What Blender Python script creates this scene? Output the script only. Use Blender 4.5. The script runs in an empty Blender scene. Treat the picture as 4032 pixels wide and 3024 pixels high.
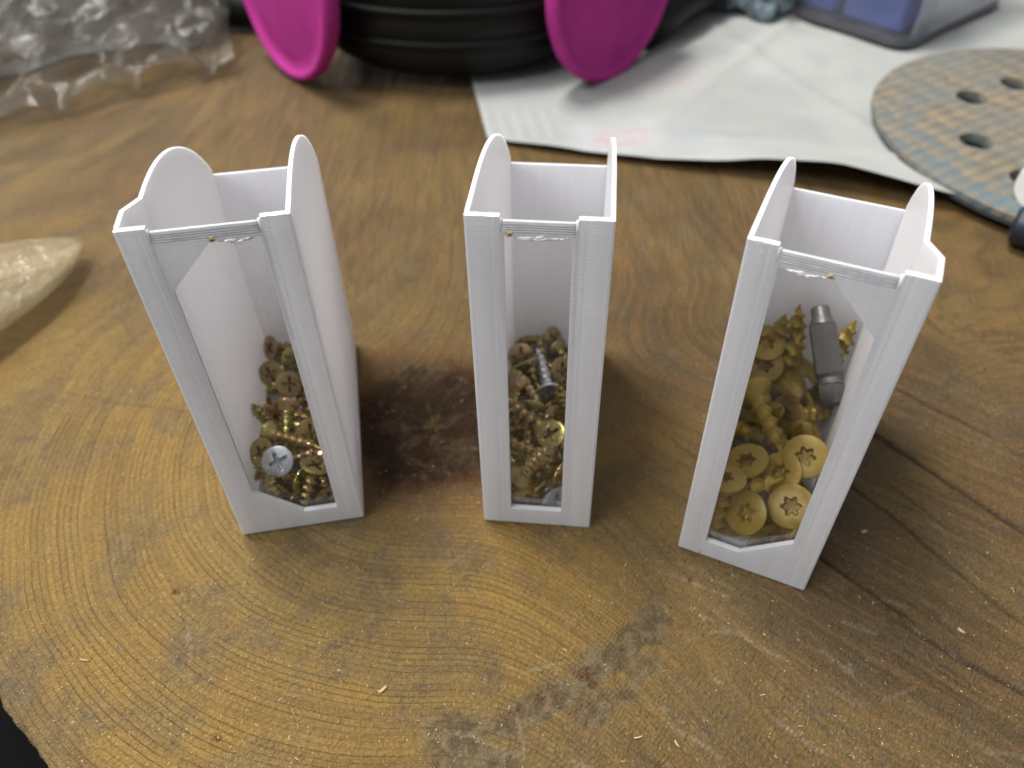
import bpy, bmesh, math, random
import numpy as np
from mathutils import Vector, Matrix, Quaternion
from mathutils.geometry import tessellate_polygon

S = 0.001                       # all modelling below is written in millimetres
scene = bpy.context.scene
col = scene.collection
R = math.radians

# ------------------------------------------------------------------ camera
PITCH, ROLL, CAM_H = R(44.192), R(-1.3465), 0.16410
fw = Vector((0, math.cos(PITCH), -math.sin(PITCH)))
r0 = Vector((1, 0, 0)); u0 = r0.cross(fw)
rr = math.cos(ROLL)*r0 + math.sin(ROLL)*u0
uu = -math.sin(ROLL)*r0 + math.cos(ROLL)*u0
cam_data = bpy.data.cameras.new('camera')
cam = bpy.data.objects.new('camera', cam_data); col.objects.link(cam)
M = Matrix.Identity(4)
for i in range(3):
    M[i][0] = rr[i]; M[i][1] = uu[i]; M[i][2] = -fw[i]
M[2][3] = CAM_H
cam.matrix_world = M
cam_data.sensor_width = 36; cam_data.sensor_fit = 'HORIZONTAL'
cam_data.lens = 36*3124.6/4032
cam_data.clip_start = 0.005; cam_data.clip_end = 20
cam_data.dof.use_dof = True
cam_data.dof.focus_distance = 0.157
cam_data.dof.aperture_fstop = 14.0
scene.camera = cam

# ------------------------------------------------------------------ light
world = bpy.data.worlds.new('World'); scene.world = world; world.use_nodes = True
bg = world.node_tree.nodes['Background']
bg.inputs[0].default_value = (0.97, 0.985, 1.0, 1); bg.inputs[1].default_value = 0.36

def area(name, loc, target, sx, sy, power, colr):
    l = bpy.data.lights.new(name, 'AREA'); l.shape = 'RECTANGLE'; l.size = sx; l.size_y = sy
    l.energy = power; l.color = colr
    o = bpy.data.objects.new(name, l); col.objects.link(o); o.location = loc
    o.rotation_euler = (Vector(target)-Vector(loc)).to_track_quat('-Z', 'Y').to_euler()
    return o
# ceiling fixture of the workshop, behind and to the left of the bench
area('ceiling_lamp', (-0.40, 0.50, 1.60), (0, 0.2, 0), 0.65, 0.30, 36, (1.0, 0.97, 0.92))
# ceiling fixture further back in the room, the source of the sheen on the board
area('ceiling_lamp_back', (-1.15, 1.65, 1.45), (-0.05, 0.2, 0), 0.8, 0.5, 22, (1.0, 0.96, 0.88))
# added fill from the front left to brighten the bin fronts; no known fixture
area('front_fill_light', (-1.15, -0.55, 1.7), (0, 0.2, 0), 1.2, 0.7, 30, (0.97, 0.98, 1.0))

scene.view_settings.view_transform = 'Standard'
scene.view_settings.look = 'None'
scene.view_settings.exposure = 0.0
scene.view_settings.gamma = 1.0
scene.render.engine = 'CYCLES'
scene.cycles.use_adaptive_sampling = True
scene.cycles.adaptive_threshold = 0.02
scene.cycles.use_denoising = True
scene.cycles.max_bounces = 10
scene.cycles.transparent_max_bounces = 24
scene.cycles.caustics_reflective = False
scene.cycles.caustics_refractive = False

# ------------------------------------------------------------------ helpers
class NT:
    """small helper for writing node trees"""
    def __init__(self, name):
        self.m = bpy.data.materials.new(name); self.m.use_nodes = True
        self.t = self.m.node_tree; self.t.nodes.clear()
        self.out = self.t.nodes.new('ShaderNodeOutputMaterial')
    def n(self, typ, ins=None, **props):
        nd = self.t.nodes.new(typ)
        for k, v in props.items(): setattr(nd, k, v)
        for k, v in (ins or {}).items():
            s = nd.inputs[k]
            if isinstance(v, bpy.types.NodeSocket): self.t.links.new(v, s)
            elif isinstance(v, bpy.types.Node): self.t.links.new(v.outputs[0], s)
            else: s.default_value = v
        return nd
    def math(self, op, a, b=0.0, c=0.0, clamp=False):
        return self.n('ShaderNodeMath', {0: a, 1: b, 2: c}, operation=op, use_clamp=clamp).outputs[0]
    def mix(self, fac, a, b, blend='MIX'):
        nd = self.t.nodes.new('ShaderNodeMix'); nd.data_type = 'RGBA'; nd.blend_type = blend
        for i, v in ((0, fac), (6, a), (7, b)):
            if isinstance(v, bpy.types.NodeSocket): self.t.links.new(v, nd.inputs[i])
            else:
                nd.inputs[i].default_value = v if i == 0 else (tuple(v)+(1,) if len(v) == 3 else v)
        return nd.outputs[2]
    def noise(self, vec, scale, detail=3, rough=0.55, dist=0.0):
        return self.n('ShaderNodeTexNoise', {'Vector': vec, 'Scale': scale, 'Detail': detail, 'Roughness': rough, 'Distortion': dist}).outputs[0]
    def ramp(self, fac, lo, hi, a=0.0, b=1.0):
        return self.n('ShaderNodeMapRange', {0: fac, 1: lo, 2: hi, 3: a, 4: b}, clamp=True).outputs[0]
    def coords(self, which='Object', scale=None):
        v = self.n('ShaderNodeTexCoord').outputs[which]
        if scale is not None:
            v = self.n('ShaderNodeMapping', {'Vector': v, 'Scale': scale}).outputs[0]
        return v
    def bump(self, h, strength, dist, normal=None):
        ins = {'Height': h, 'Strength': strength, 'Distance': dist}
        if normal is not None: ins['Normal'] = normal
        return self.n('ShaderNodeBump', ins).outputs[0]
    def bsdf(self, **kw):
        names = dict(base='Base Color', rough='Roughness', metal='Metallic', normal='Normal', spec='Specular IOR Level',
                     trans='Transmission Weight', ior='IOR', coat='Coat Weight', coat_rough='Coat Roughness',
                     sss='Subsurface Weight', sss_r='Subsurface Radius', sss_s='Subsurface Scale', sheen='Sheen Weight')
        ins = {}
        for k, v in kw.items():
            if k == 'base' and isinstance(v, tuple) and len(v) == 3: v = v+(1,)
            ins[names[k]] = v
        return self.n('ShaderNodeBsdfPrincipled', ins).outputs[0]
    def surf(self, s):
        self.t.links.new(s, self.out.inputs['Surface']); return self.m

def put(name, me, mat, parent=None, loc=None):
    o = bpy.data.objects.new(name, me); col.objects.link(o)
    if mat is not None and not me.materials: me.materials.append(mat)
    if parent is not None: o.parent = parent
    if loc is not None: o.location = loc
    return o

def from_bm(name, bm, mat, parent=None, smooth=False, autosmooth=None):
    bmesh.ops.recalc_face_normals(bm, faces=bm.faces[:])
    me = bpy.data.meshes.new(name); bm.to_mesh(me); bm.free()
    if smooth or autosmooth:
        me.polygons.foreach_set('use_smooth', [True]*len(me.polygons))
        if autosmooth: me.set_sharp_from_angle(angle=R(autosmooth))
    return put(name, me, mat, parent)

def from_arrays(name, verts, faces, mat, parent=None, smooth=True):
    me = bpy.data.meshes.new(name); me.from_pydata([tuple(v) for v in verts], [], faces); me.update()
    if smooth: me.polygons.foreach_set('use_smooth', [True]*len(me.polygons))
    return put(name, me, mat, parent)

def tag(o, label, cat, group=None, kind=None):
    if label: o['label'] = label
    if cat: o['category'] = cat
    if group: o['group'] = group
    if kind: o['kind'] = kind
    return o

def empty(name, loc, rz=0.0):
    o = bpy.data.objects.new(name, None); col.objects.link(o); o.empty_display_size = 0.01
    o.location = loc; o.rotation_euler = (0, 0, rz); return o

def box(bm, x0, x1, y0, y1, z0, z1, bev=0.0):
    vs = [bm.verts.new((x*S, y*S, z*S)) for x in (x0, x1) for y in (y0, y1) for z in (z0, z1)]
    fs = [bm.faces.new([vs[i] for i in f]) for f in ((0,1,3,2),(4,6,7,5),(0,4,5,1),(2,3,7,6),(0,2,6,4),(1,5,7,3))]
    if bev:
        es = list({e for f in fs for e in f.edges})
        bmesh.ops.bevel(bm, geom=es, offset=bev*S, segments=2, affect='EDGES', profile=0.6)

def prism(bm, outer, holes, to3, h0, h1, bev=0.0):
    """extrude a 2D polygon with holes; to3(a, b, h) gives the 3D point in mm"""
    loops = [outer]+list(holes)
    flat = [p for l in loops for p in l]
    tris = tessellate_polygon([[Vector((p[0], p[1], 0)) for p in l] for l in loops])
    A = [bm.verts.new(Vector(to3(p[0], p[1], h0))*S) for p in flat]
    B = [bm.verts.new(Vector(to3(p[0], p[1], h1))*S) for p in flat]
    for t in tris:
        try:
            bm.faces.new([A[i] for i in t]); bm.faces.new([B[i] for i in reversed(t)])
        except ValueError: pass
    k = 0; rim = []
    for l in loops:
        n = len(l)
        for i in range(n):
            a, b = k+i, k+(i+1) % n
            f = bm.faces.new([A[a], A[b], B[b], B[a]])
            rim.append(f)
        k += n
    return rim

def tube(bm, pts, radii, seg=10, cap=True):
    """tapered tube through 3D points in mm"""
    P = [Vector(p)*S for p in pts]; rings = []
    prev = None
    for i, p in enumerate(P):
        d = (P[min(i+1, len(P)-1)]-P[max(i-1, 0)]).normalized()
        if prev is None: prev = d.orthogonal().normalized()
        x = (prev-d*prev.dot(d)).normalized(); prev = x; y = d.cross(x)
        r = (radii[i] if hasattr(radii, '__len__') else radii)*S
        rings.append([bm.verts.new(p+x*r*math.cos(2*math.pi*k/seg)+y*r*math.sin(2*math.pi*k/seg)) for k in range(seg)])
    for a, b in zip(rings, rings[1:]):
        for k in range(seg): bm.faces.new([a[k], a[(k+1) % seg], b[(k+1) % seg], b[k]])
    if cap: bm.faces.new(rings[0][::-1]); bm.faces.new(rings[-1])

def lathe(bm, prof, seg=48, cap=True):
    """revolve (radius, height) in mm about z"""
    rings = []
    for r, z in prof:
        rings.append([bm.verts.new((r*S*math.cos(2*math.pi*k/seg), r*S*math.sin(2*math.pi*k/seg), z*S)) for k in range(seg)])
    for a, b in zip(rings, rings[1:]):
        for k in range(seg): bm.faces.new([a[k], a[(k+1) % seg], b[(k+1) % seg], b[k]])
    if cap: bm.faces.new(rings[0][::-1]); bm.faces.new(rings[-1])

class VNoise:
    """tileable smooth value noise for meshes"""
    def __init__(self, seed): self.g = np.random.default_rng(seed).random((256, 256))*2-1
    def __call__(self, x, y):
        xi = np.floor(x).astype(int); yi = np.floor(y).astype(int); fx = x-xi; fy = y-yi
        fx = fx*fx*fx*(fx*(fx*6-15)+10); fy = fy*fy*fy*(fy*(fy*6-15)+10)
        g = self.g; a = g[xi % 256, yi % 256]; b = g[(xi+1) % 256, yi % 256]; c = g[xi % 256, (yi+1) % 256]; d = g[(xi+1) % 256, (yi+1) % 256]
        return (a*(1-fx)+b*fx)*(1-fy)+(c*(1-fx)+d*fx)*fy
    def fbm(self, x, y, oct=4, gain=0.5):
        s = 0; a = 1; t = 0
        for k in range(oct):
            s = s+a*self(x*2**k+17*k, y*2**k+31*k); t += a; a *= gain
        return s/t
def sst(a, b, x):
    t = np.clip((x-a)/(b-a), 0, 1); return t*t*(3-2*t)

# ------------------------------------------------------------------ workbench top
KNOT = (-22.0, 153.0)
def seg_dist(X, Y, pts):
    """distance to a polyline and the parameter along it"""
    best = np.full(X.shape, 1e9); par = np.zeros(X.shape); n = len(pts)-1
    for i in range(n):
        (ax, ay), (bx, by) = pts[i], pts[i+1]
        dx, dy = bx-ax, by-ay
        t = np.clip(((X-ax)*dx+(Y-ay)*dy)/(dx*dx+dy*dy), 0, 1)
        d = np.hypot(X-ax-t*dx, Y-ay-t*dy)
        m = d < best; best = np.where(m, d, best); par = np.where(m, (i+t)/n, par)
    return best, par

def spaced(lo, d0, d1, hi, fine, coarse_n):
    a = np.arange(d0, d1+fine*.5, fine)
    g = lambda n, L: (np.linspace(0, 1, n+1)[1:]**2.2)*L
    return np.concatenate([d0-g(coarse_n, d0-lo)[::-1], a, a[-1]+g(coarse_n, hi-a[-1])])

def build_table():
    xs = spaced(-900, -135, 135, 900, 0.6, 40)
    ys = spaced(-40, 50, 195, 1300, 0.6, 60)
    X, Y = np.meshgrid(xs, ys, indexing='xy')
    n1, n2, n3, n4 = VNoise(3), VNoise(5), VNoise(8), VNoise(13)
    wx = X+2.2*n1.fbm(X/40, Y/40, 2); wy = Y+2.2*n2.fbm(X/40, Y/40, 2)
    dx, dy = wx-KNOT[0], wy-KNOT[1]
    r = np.hypot(dx, dy*1.05)
    lin = -(0.64*dx+0.77*dy)
    w = sst(-20, 60, dx+0.25*dy)
    up = sst(10, 70, dy)
    phi = r*(1-w)+lin*w
    phi = phi*(1-up)+up*(0.55*phi-0.5*(dx*0.75-dy*0.55))
    # knot: dark heart with a ragged outline
    ang = np.arctan2(dy, dx)
    rk = np.hypot((X-KNOT[0])/1.05, (Y-KNOT[1])/1.0)
    edge = 26.5+4*n3.fbm(np.cos(ang)*2+4, np.sin(ang)*2+4, 3)+1.6*n4.fbm(X/5, Y/5, 2)
    knot = 1-sst(-9, 5, rk-edge)
    halo = 1-sst(0, 16, rk-edge)
    # star shaped checks in the knot, filled with pale dust
    star = np.zeros_like(X)
    rs = np.random.default_rng(2)
    for a, L in ((0.5, 19), (1.25, 22), (1.9, 24), (2.75, 20), (3.35, 17), (4.05, 21), (4.75, 20), (5.6, 16)):
        p = [(KNOT[0], KNOT[1])]
        for q in range(1, 5):
            a2 = a+rs.normal()*0.10
            p.append((KNOT[0]+math.cos(a2)*L*q/4, KNOT[1]+math.sin(a2)*L*q/4))
        d, t = seg_dist(X, Y, p)
        star = np.maximum(star, (1-sst(0.1, 0.75, d+.5*n4.fbm(X/3, Y/3, 2)))*(1-0.9*t))
    star = np.maximum(star, 1-sst(1.0, 3.2, np.hypot((X-KNOT[0]-.6)/1.6, Y-KNOT[1]-.3)))
    # long drying cracks along the grain on the right
    jx, jy = n4.fbm(X/5, Y/5, 2), n3.fbm(X/5, Y/5, 2)
    kx, ky, kz = n2.fbm(X/3, Y/3, 2), n1.fbm(X/3, Y/3, 2), n3.fbm(X/1.5, Y/1.5, 2)
    def window(pts, m):
        px, py = [p[0] for p in pts], [p[1] for p in pts]
        i0, i1 = np.searchsorted(xs, (min(px)-m, max(px)+m)); j0, j1 = np.searchsorted(ys, (min(py)-m, max(py)+m))
        return (slice(j0, j1), slice(i0, i1))
    crack = np.zeros_like(X); cdepth = np.zeros_like(X)
    for pts, wd, st in (([(84,166),(97,149),(104,140),(113,128),(125,112),(150,84)], .75, 1.0), ([(66,152),(83,134),(94,119),(109,94),(128,66)], .45, .7),
                    ([(60,122),(70,110),(77,102),(84,95),(90,88)], .55, .8), ([(84,91),(90,85.5),(97,79),(106,72),(120,60)], .65, .75),
                    ([(40,150),(58,128),(66,117)], .4, .5), ([(100,176),(112,163),(135,140)], .6, .8), ([(-136,170.3),(-112,164),(-80.7,158.1),(-60,154)], .5, .35),
                    ([(95,132),(108,112),(118,99)], .3, .5), ([(52,92),(66,79),(80,66)], .3, .45), ([(20,64),(38,53),(50,47)], .5, .5)):
        sl = window(pts, 4)
        d, t = seg_dist(X[sl]+.35*jx[sl], Y[sl]+.35*jy[sl], pts)
        f = (1-sst(wd*.35, wd*1.25, d))*np.minimum(1, np.minimum(t, 1-t)*8+.15)*st
        crack[sl] = np.maximum(crack[sl], f); cdepth[sl] = np.maximum(cdepth[sl], f)
    # pale torn fibres: scratches along the grain, dust-filled
    scr = np.zeros_like(X)
    S_ = [([(47,89.4),(53,84.5),(59.9,79.3)],.5,.8),([(49.8,70.4),(61.9,59.9)],.45,.9),([(32.5,104.3),(40,101),(51.4,95.1)],.9,.6),([(28,108),(36,106),(47,103)],.8,.45),
          ([(36,96),(43,91),(49,87)],.5,.55),([(40,92),(48,86)],.4,.5),([(-81.2,106.1),(-76,95),(-71.4,82.5)],.5,.55),([(86,90),(92,84),(98,78)],.6,.8),([(38,80),(47,73)],.45,.7),
          ([(20,78),(31,70),(40,63)],.45,.7),([(28,70),(38,62),(50,54)],.5,.75),([(55,72),(63,65),(70,60)],.35,.8),([(66,74),(72,69)],.3,.6),([(-30,72),(-10,66),(10,57)],.45,.65),
          ([(8,62),(20,55)],.5,.6),([(44,106),(52,101)],.6,.45),([(75,68),(82,62)],.35,.9),([(60,56),(66,51)],.4,.8),([(30,88),(38,82)],.4,.6),([(-48,62),(-30,56)],.4,.4)]
    for pts, wd, st in S_:
        sl = window(pts, 4)
        d, t = seg_dist(X[sl]+.45*kx[sl], Y[sl]+.45*ky[sl], pts)
        scr[sl] = np.maximum(scr[sl], (1-sst(wd*.12, wd*.95, d))*st*np.minimum(1, np.minimum(t, 1-t)*4)*(0.42+1.0*kz[sl]))
    for _ in range(34):                                  # fine random knife scratches
        cx, cy = rs.uniform(-15, 120), rs.uniform(52, 125); a = rs.normal(-0.75, .55) if cx > 10 else rs.uniform(-1.6, 1.6)
        L = rs.uniform(2, 9)
        x0, x1 = cx-abs(L*math.cos(a))-3, cx+abs(L*math.cos(a))+3
        i0, i1 = np.searchsorted(xs, (x0, x1)); j0, j1 = np.searchsorted(ys, (cy-L-3, cy+L+3))
        sl = (slice(j0, j1), slice(i0, i1))
        d, t = seg_dist(X[sl], Y[sl], [(cx-L*math.cos(a)/2, cy-L*math.sin(a)/2), (cx+L*math.cos(a)/2, cy+L*math.sin(a)/2)])
        scr[sl] = np.maximum(scr[sl], (1-sst(.1, .5, d))*rs.uniform(.12, .4))
    # the grey gouged band at the front
    band = np.zeros_like(X)
    for pts, wd, st in (([(32.5,91),(27,87),(20,82),(12,77),(4,72),(-3,69)], 4.4, 1.0), ([(-14,67),(-9,61),(0,55),(8,50)], 7, .9), ([(28,82),(24,76),(15,70)], 3.5, .8),
                    ([(34,98),(30,92)], 2.4, .5)):
        d, t = seg_dist(X, Y, pts)
        d = d+2.6*n1.fbm(X/4, Y/4, 4)
        band = np.maximum(band, (1-sst(wd*.45, wd*1.1, d))*st)
    pits = np.zeros_like(X)
    for px, py, pr in ((14.5,79,1.9),(16,76.5,1.3),(5,73.6,1.0),(0,71.3,.8),(-3,70.2,.9),(-80.4,101.4,1.1),(23,84.5,.7),(-77,98.6,.6),(41,101.5,.7),(-62,67,1.0),(-2,120,.6)):
        sl = window([(px, py)], 5)
        d = np.hypot(X[sl]-px, (Y[sl]-py)*1.3)+.6*n2.fbm(X[sl]/1.2, Y[sl]/1.2, 2)
        pits[sl] = np.maximum(pits[sl], 1-sst(pr*.4, pr*1.2, d))
    # ink-like blue grey stains, broken up
    blot = np.zeros_like(X)
    for px, py, pr, st in ((-55,117,5,.6),(-68,99,4,.5),(-57,88,6,.75),(-50,98,4,.5),(-20,112,4,.7),(-23,106,3,.7),(-28,104,2.5,.6),(-31,110,2.5,.5),(-100,95,4,.5),(-47,76,4.5,.7),(-94,103,3,.5),
                       (2,100,3,.55),(-75,88,4,.6),(-104,84,3.5,.7),(-90,75,3.5,.5),(-108,79,4,.6),(-84,120,6,.35),(30,98,1.4,.8),(-38,80,3,.4),(-66,78,2.5,.6),(-88,88,2.2,.7),
                       (62,84,6,.55),(70,92,5,.45),(64,74,4,.4),(77,118,5,.4),(88,108,6,.35),(102,118,4,.4),(60,105,5,.3),(75,76,5,.4),(90,66,6,.4),(-70,110,3,.4),(-40,119,4,.5)):
        sl = window([(px, py)], pr*3)
        d = np.hypot(X[sl]-px, Y[sl]-py)+pr*1.8*n4.fbm(X[sl]/3.2+px, Y[sl]/3.2, 4)
        blot[sl] = np.maximum(blot[sl], (1-sst(pr*.2, pr*.95, d))*st)
    dirt = np.clip(band+0.45*sst(.0, .7, n3.fbm(X/16, Y/16, 5))+0.55*sst(14, 0, (X+112+0.94*(Y-78))/1.37), 0, 1)
    brown = np.clip(sst(5, 95, X+0.35*(150-Y)+28*n2.fbm(X/38, Y/38, 4))+0.95*sst(150, 235, Y+0.30*X+40*n4.fbm(X/45, Y/45, 4)), 0, 1)  # brown wood at right and back; back tone also paints in dimmer light
    # relief
    Z = 0.16*n1.fbm(X/30, Y/30, 3)+0.05*n2.fbm(X/2.5, Y/2.5, 3)
    near = sst(330, 230, Y)
    Z = Z*near-0.9*cdepth-0.7*pits-0.12*scr+band*0.38*n4.fbm(X/1.6, Y/1.6, 4)-0.18*band
    Z += 0.10*near*n3.fbm(X/1.1, Y/1.1, 2)*(.35+dirt)
    Z -= 0.25*star*knot
    # worn diagonal edge of the board at lower left: fold the sheet down there
    nx, ny = -0.686, -0.727
    s = (X+112.0)*nx+(Y-78.0)*ny+0.6*n1.fbm(X/12, Y/12, 3)+0.35*n2.fbm(X/2, Y/2, 2)-0.4
    out = np.clip(s, 0, None); rnd = np.clip(s+6, 0, 6)
    Z -= 0.9*(rnd/6)**2*1.6
    drop = np.minimum(out, 60)
    PX = X-nx*out*0.985; PY = Y-ny*out*0.985
    Z = Z-drop*1.0
    side = sst(-1.0, 2.5, s)
    ny_, nx_ = X.shape
    co = np.stack([PX*S, PY*S, Z*S], -1).reshape(-1, 3)
    idx = np.arange(ny_*nx_).reshape(ny_, nx_)
    q = np.stack([idx[:-1, :-1], idx[:-1, 1:], idx[1:, 1:], idx[1:, :-1]], -1).reshape(-1, 4)
    keep = (out[:-1, :-1].reshape(-1) < 62)
    q = q[keep]
    me = bpy.data.meshes.new('workbench_top')
    me.vertices.add(len(co)); me.vertices.foreach_set('co', co.astype(np.float32).ravel())
    me.loops.add(q.size); me.loops.foreach_set('vertex_index', q.ravel().astype(np.int32))
    me.polygons.add(len(q)); me.polygons.foreach_set('loop_start', np.arange(0, q.size, 4, dtype=np.int32))
    me.polygons.foreach_set('loop_total', np.full(len(q), 4, dtype=np.int32))
    me.update(calc_edges=True); me.validate()
    me.polygons.foreach_set('use_smooth', [True]*len(me.polygons))
    def attr(name, a, b=None, c=None):
        if b is None:
            at = me.attributes.new(name, 'FLOAT', 'POINT'); at.data.foreach_set('value', a.astype(np.float32).ravel())
        else:
            at = me.attributes.new(name, 'FLOAT_VECTOR', 'POINT')
            at.data.foreach_set('vector', np.stack([a, b, c], -1).astype(np.float32).ravel())
    ph = phi+0.7*n1.fbm(X/22, Y/22, 2)+0.10*n2.fbm(X/2.2, Y/2.2, 2)
    attr('phi', ph)
    U = lambda f: np.clip(0.5+0.75*f, 0, 1)
    streak = n3.fbm(ph*.55, X*.03+Y*.03, 4); yearly = n4.fbm(ph*.45, 0*X+3.3, 3)
    attr('grainfield', U(streak), U(yearly), U(n2.fbm(X/7, Y/7, 4)))
    fg = n2.fbm(ph*2.0, X*.035-Y*.03, 3); fg2 = n1.fbm(ph*.8+9, X*.02-Y*.02, 3)
    attr('fibre', U(fg), U(fg2), U(n3.fbm(X/6, Y/6, 4)))
    attr('patches', U(n1.fbm(X/55, Y/55, 4)), U(n3.fbm(X/12, Y/12, 5)), U(n4.fbm(X/20, Y/20, 5)))
    attr('grime', U(n1.fbm(X/2.4, Y/2.4, 4, .65)), U(n2.fbm(X/1.9, Y/1.9, 4, .6)), U(n4.fbm(X/3.4, Y/3.4, 4)))
    attr('wear', crack, np.clip(dirt, 0, 1), np.clip(scr, 0, 1))
    attr('stain_and_dimming', knot, brown, np.clip(blot, 0, 1))
    attr('detail', star*knot, np.clip(pits, 0, 1), np.clip(halo, 0, 1))
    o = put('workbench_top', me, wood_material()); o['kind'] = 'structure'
    return o

def wood_material():
    k = NT('worn_pine_board')
    P = k.coords('Object', (1000, 1000, 1000))                  # millimetres
    at = lambda nme: k.n('ShaderNodeAttribute', attribute_name=nme)
    phi = at('phi').outputs['Fac']
    def sep(nme):
        s = k.n('ShaderNodeSeparateXYZ', {0: at(nme).outputs['Vector']}); return s.outputs[0], s.outputs[1], s.outputs[2]
    crack, dirt, scr = sep('wear'); knot, brown, blot = sep('stain_and_dimming'); star, pits, halo = sep('detail')
    streak, yearly, brk = sep('grainfield'); big, mid, bmix = sep('patches'); speck, gmix, rvar = sep('grime')
    # growth ring lines: narrow dark latewood lines with uneven spacing and broken strength
    f1 = k.math('FRACT', k.math('DIVIDE', phi, 1.55))
    tri = k.math('ABSOLUTE', k.math('SUBTRACT', f1, 0.5))
    line = k.ramp(tri, 0.10, 0.012)
    soft = k.ramp(tri, 0.5, 0.0)
    lstr = k.math('MULTIPLY', k.ramp(brk, 0.12, 0.42, 0.15, 1.0), k.ramp(yearly, 0.20, 0.55, 0.45, 1.0))
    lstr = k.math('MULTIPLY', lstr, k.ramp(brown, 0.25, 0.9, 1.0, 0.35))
    lstr = k.math('MULTIPLY', lstr, k.ramp(knot, 0.2, 0.8, 1.0, 0.1))
    line = k.math('MULTIPLY', line, lstr)
    fine = k.noise(P, 1.6, 3, 0.65)
    c = k.mix(k.ramp(big, 0.35, 0.66), (0.220, 0.146, 0.041), (0.250, 0.153, 0.034))
    c = k.mix(k.math('MULTIPLY', k.ramp(mid, 0.42, 0.70), 0.55), c, (0.150, 0.110, 0.046))
    c = k.mix(k.math('MULTIPLY', k.ramp(streak, 0.30, 0.95), 0.65), c, (0.150, 0.088, 0.030))
    c = k.mix(k.math('MULTIPLY', soft, 0.18), c, (0.18, 0.11, 0.042))
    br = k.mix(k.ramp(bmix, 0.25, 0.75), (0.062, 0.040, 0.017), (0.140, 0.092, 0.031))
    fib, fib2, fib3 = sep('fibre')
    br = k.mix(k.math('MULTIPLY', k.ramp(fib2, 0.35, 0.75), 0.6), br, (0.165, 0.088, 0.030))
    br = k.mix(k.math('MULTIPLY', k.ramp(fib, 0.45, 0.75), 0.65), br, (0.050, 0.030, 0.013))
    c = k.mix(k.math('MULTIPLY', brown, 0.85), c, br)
    c = k.mix(k.math('MULTIPLY', k.ramp(fib, 0.50, 0.85), 0.25), c, (0.110, 0.070, 0.025))
    c = k.mix(k.math('MULTIPLY', line, 0.85), c, (0.060, 0.034, 0.012))
    c = k.mix(k.math('MULTIPLY', halo, 0.55), c, (0.105, 0.045, 0.014))
    kn = k.mix(k.ramp(mid, 0.35, 0.75), (0.006, 0.003, 0.003), (0.020, 0.008, 0.005))
    c = k.mix(k.math('MULTIPLY', knot, 0.97), c, kn)
    c = k.mix(k.math('MULTIPLY', star, k.ramp(gmix, 0.3, 0.6, 0.04, 0.32)), c, (0.15, 0.10, 0.04))
    gr = k.mix(k.ramp(gmix, 0.35, 0.65), (0.060, 0.047, 0.029), (0.140, 0.110, 0.064))
    c = k.mix(k.math('MULTIPLY', dirt, 0.72), c, gr)
    c = k.mix(k.math('MULTIPLY', blot, k.ramp(fine, 0.3, 0.6, 0.15, 0.55)), c, (0.090, 0.076, 0.060))
    c = k.mix(k.math('MULTIPLY', k.ramp(speck, 0.58, 0.88), k.ramp(mid, 0.30, 0.72, 0.05, 0.60)), c, (0.085, 0.064, 0.042))
    dust = k.noise(P, 2.6, 2, 0.6)
    c = k.mix(k.math('MULTIPLY', k.ramp(dust, 0.66, 0.74), 0.5), c, (0.55, 0.42, 0.24))
    c = k.mix(k.math('MULTIPLY', scr, 0.85), c, (0.34, 0.31, 0.235))
    c = k.mix(k.math('MULTIPLY', crack, 0.92), c, (0.028, 0.016, 0.010))
    c = k.mix(k.math('MULTIPLY', pits, 0.85), c, k.mix(k.ramp(fine, 0.4, 0.6), (0.020, 0.013, 0.010), (0.18, 0.078, 0.022)))
    c = k.mix(k.ramp(fine, 0.2, 0.8, 0.0, 0.16), c, (0.15, 0.095, 0.05))
    rough = k.ramp(rvar, 0.3, 0.7, 0.30, 0.55)
    rough = k.math('ADD', rough, k.math('MULTIPLY', dirt, 0.22))
    rough = k.math('SUBTRACT', rough, k.math('MULTIPLY', knot, 0.12))
    h = k.math('ADD', k.math('ADD', k.noise(P, 1.1, 3, 0.7, 1.2), k.math('ADD', k.math('MULTIPLY', k.noise(P, 0.42, 2, 0.6, 1.0), 1.3), k.math('MULTIPLY', fib, -0.6))), k.math('MULTIPLY', line, -0.15))
    nb = k.bump(h, 0.95, 0.00070)
    return k.surf(k.bsdf(base=c, rough=rough, spec=k.ramp(knot, 0.1, 0.8, 0.27, 0.06), normal=nb))

build_table()
def dark_floor():
    k = NT('floor_shade_black'); P = k.coords('Object')
    c = k.mix(k.noise(P, 9, 4), (0.004, 0.004, 0.005), (0.010, 0.009, 0.009))  # near-black colour stands in for the lack of light below the bench
    m = k.surf(k.bsdf(base=c, rough=0.85, spec=0.1))
    o = from_arrays('room_floor', [(-3, -3, -.78), (3, -3, -.78), (3, 4, -.78), (-3, 4, -.78)], [(0, 1, 2, 3)], m, smooth=False)
    o['kind'] = 'structure'
dark_floor()

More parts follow.
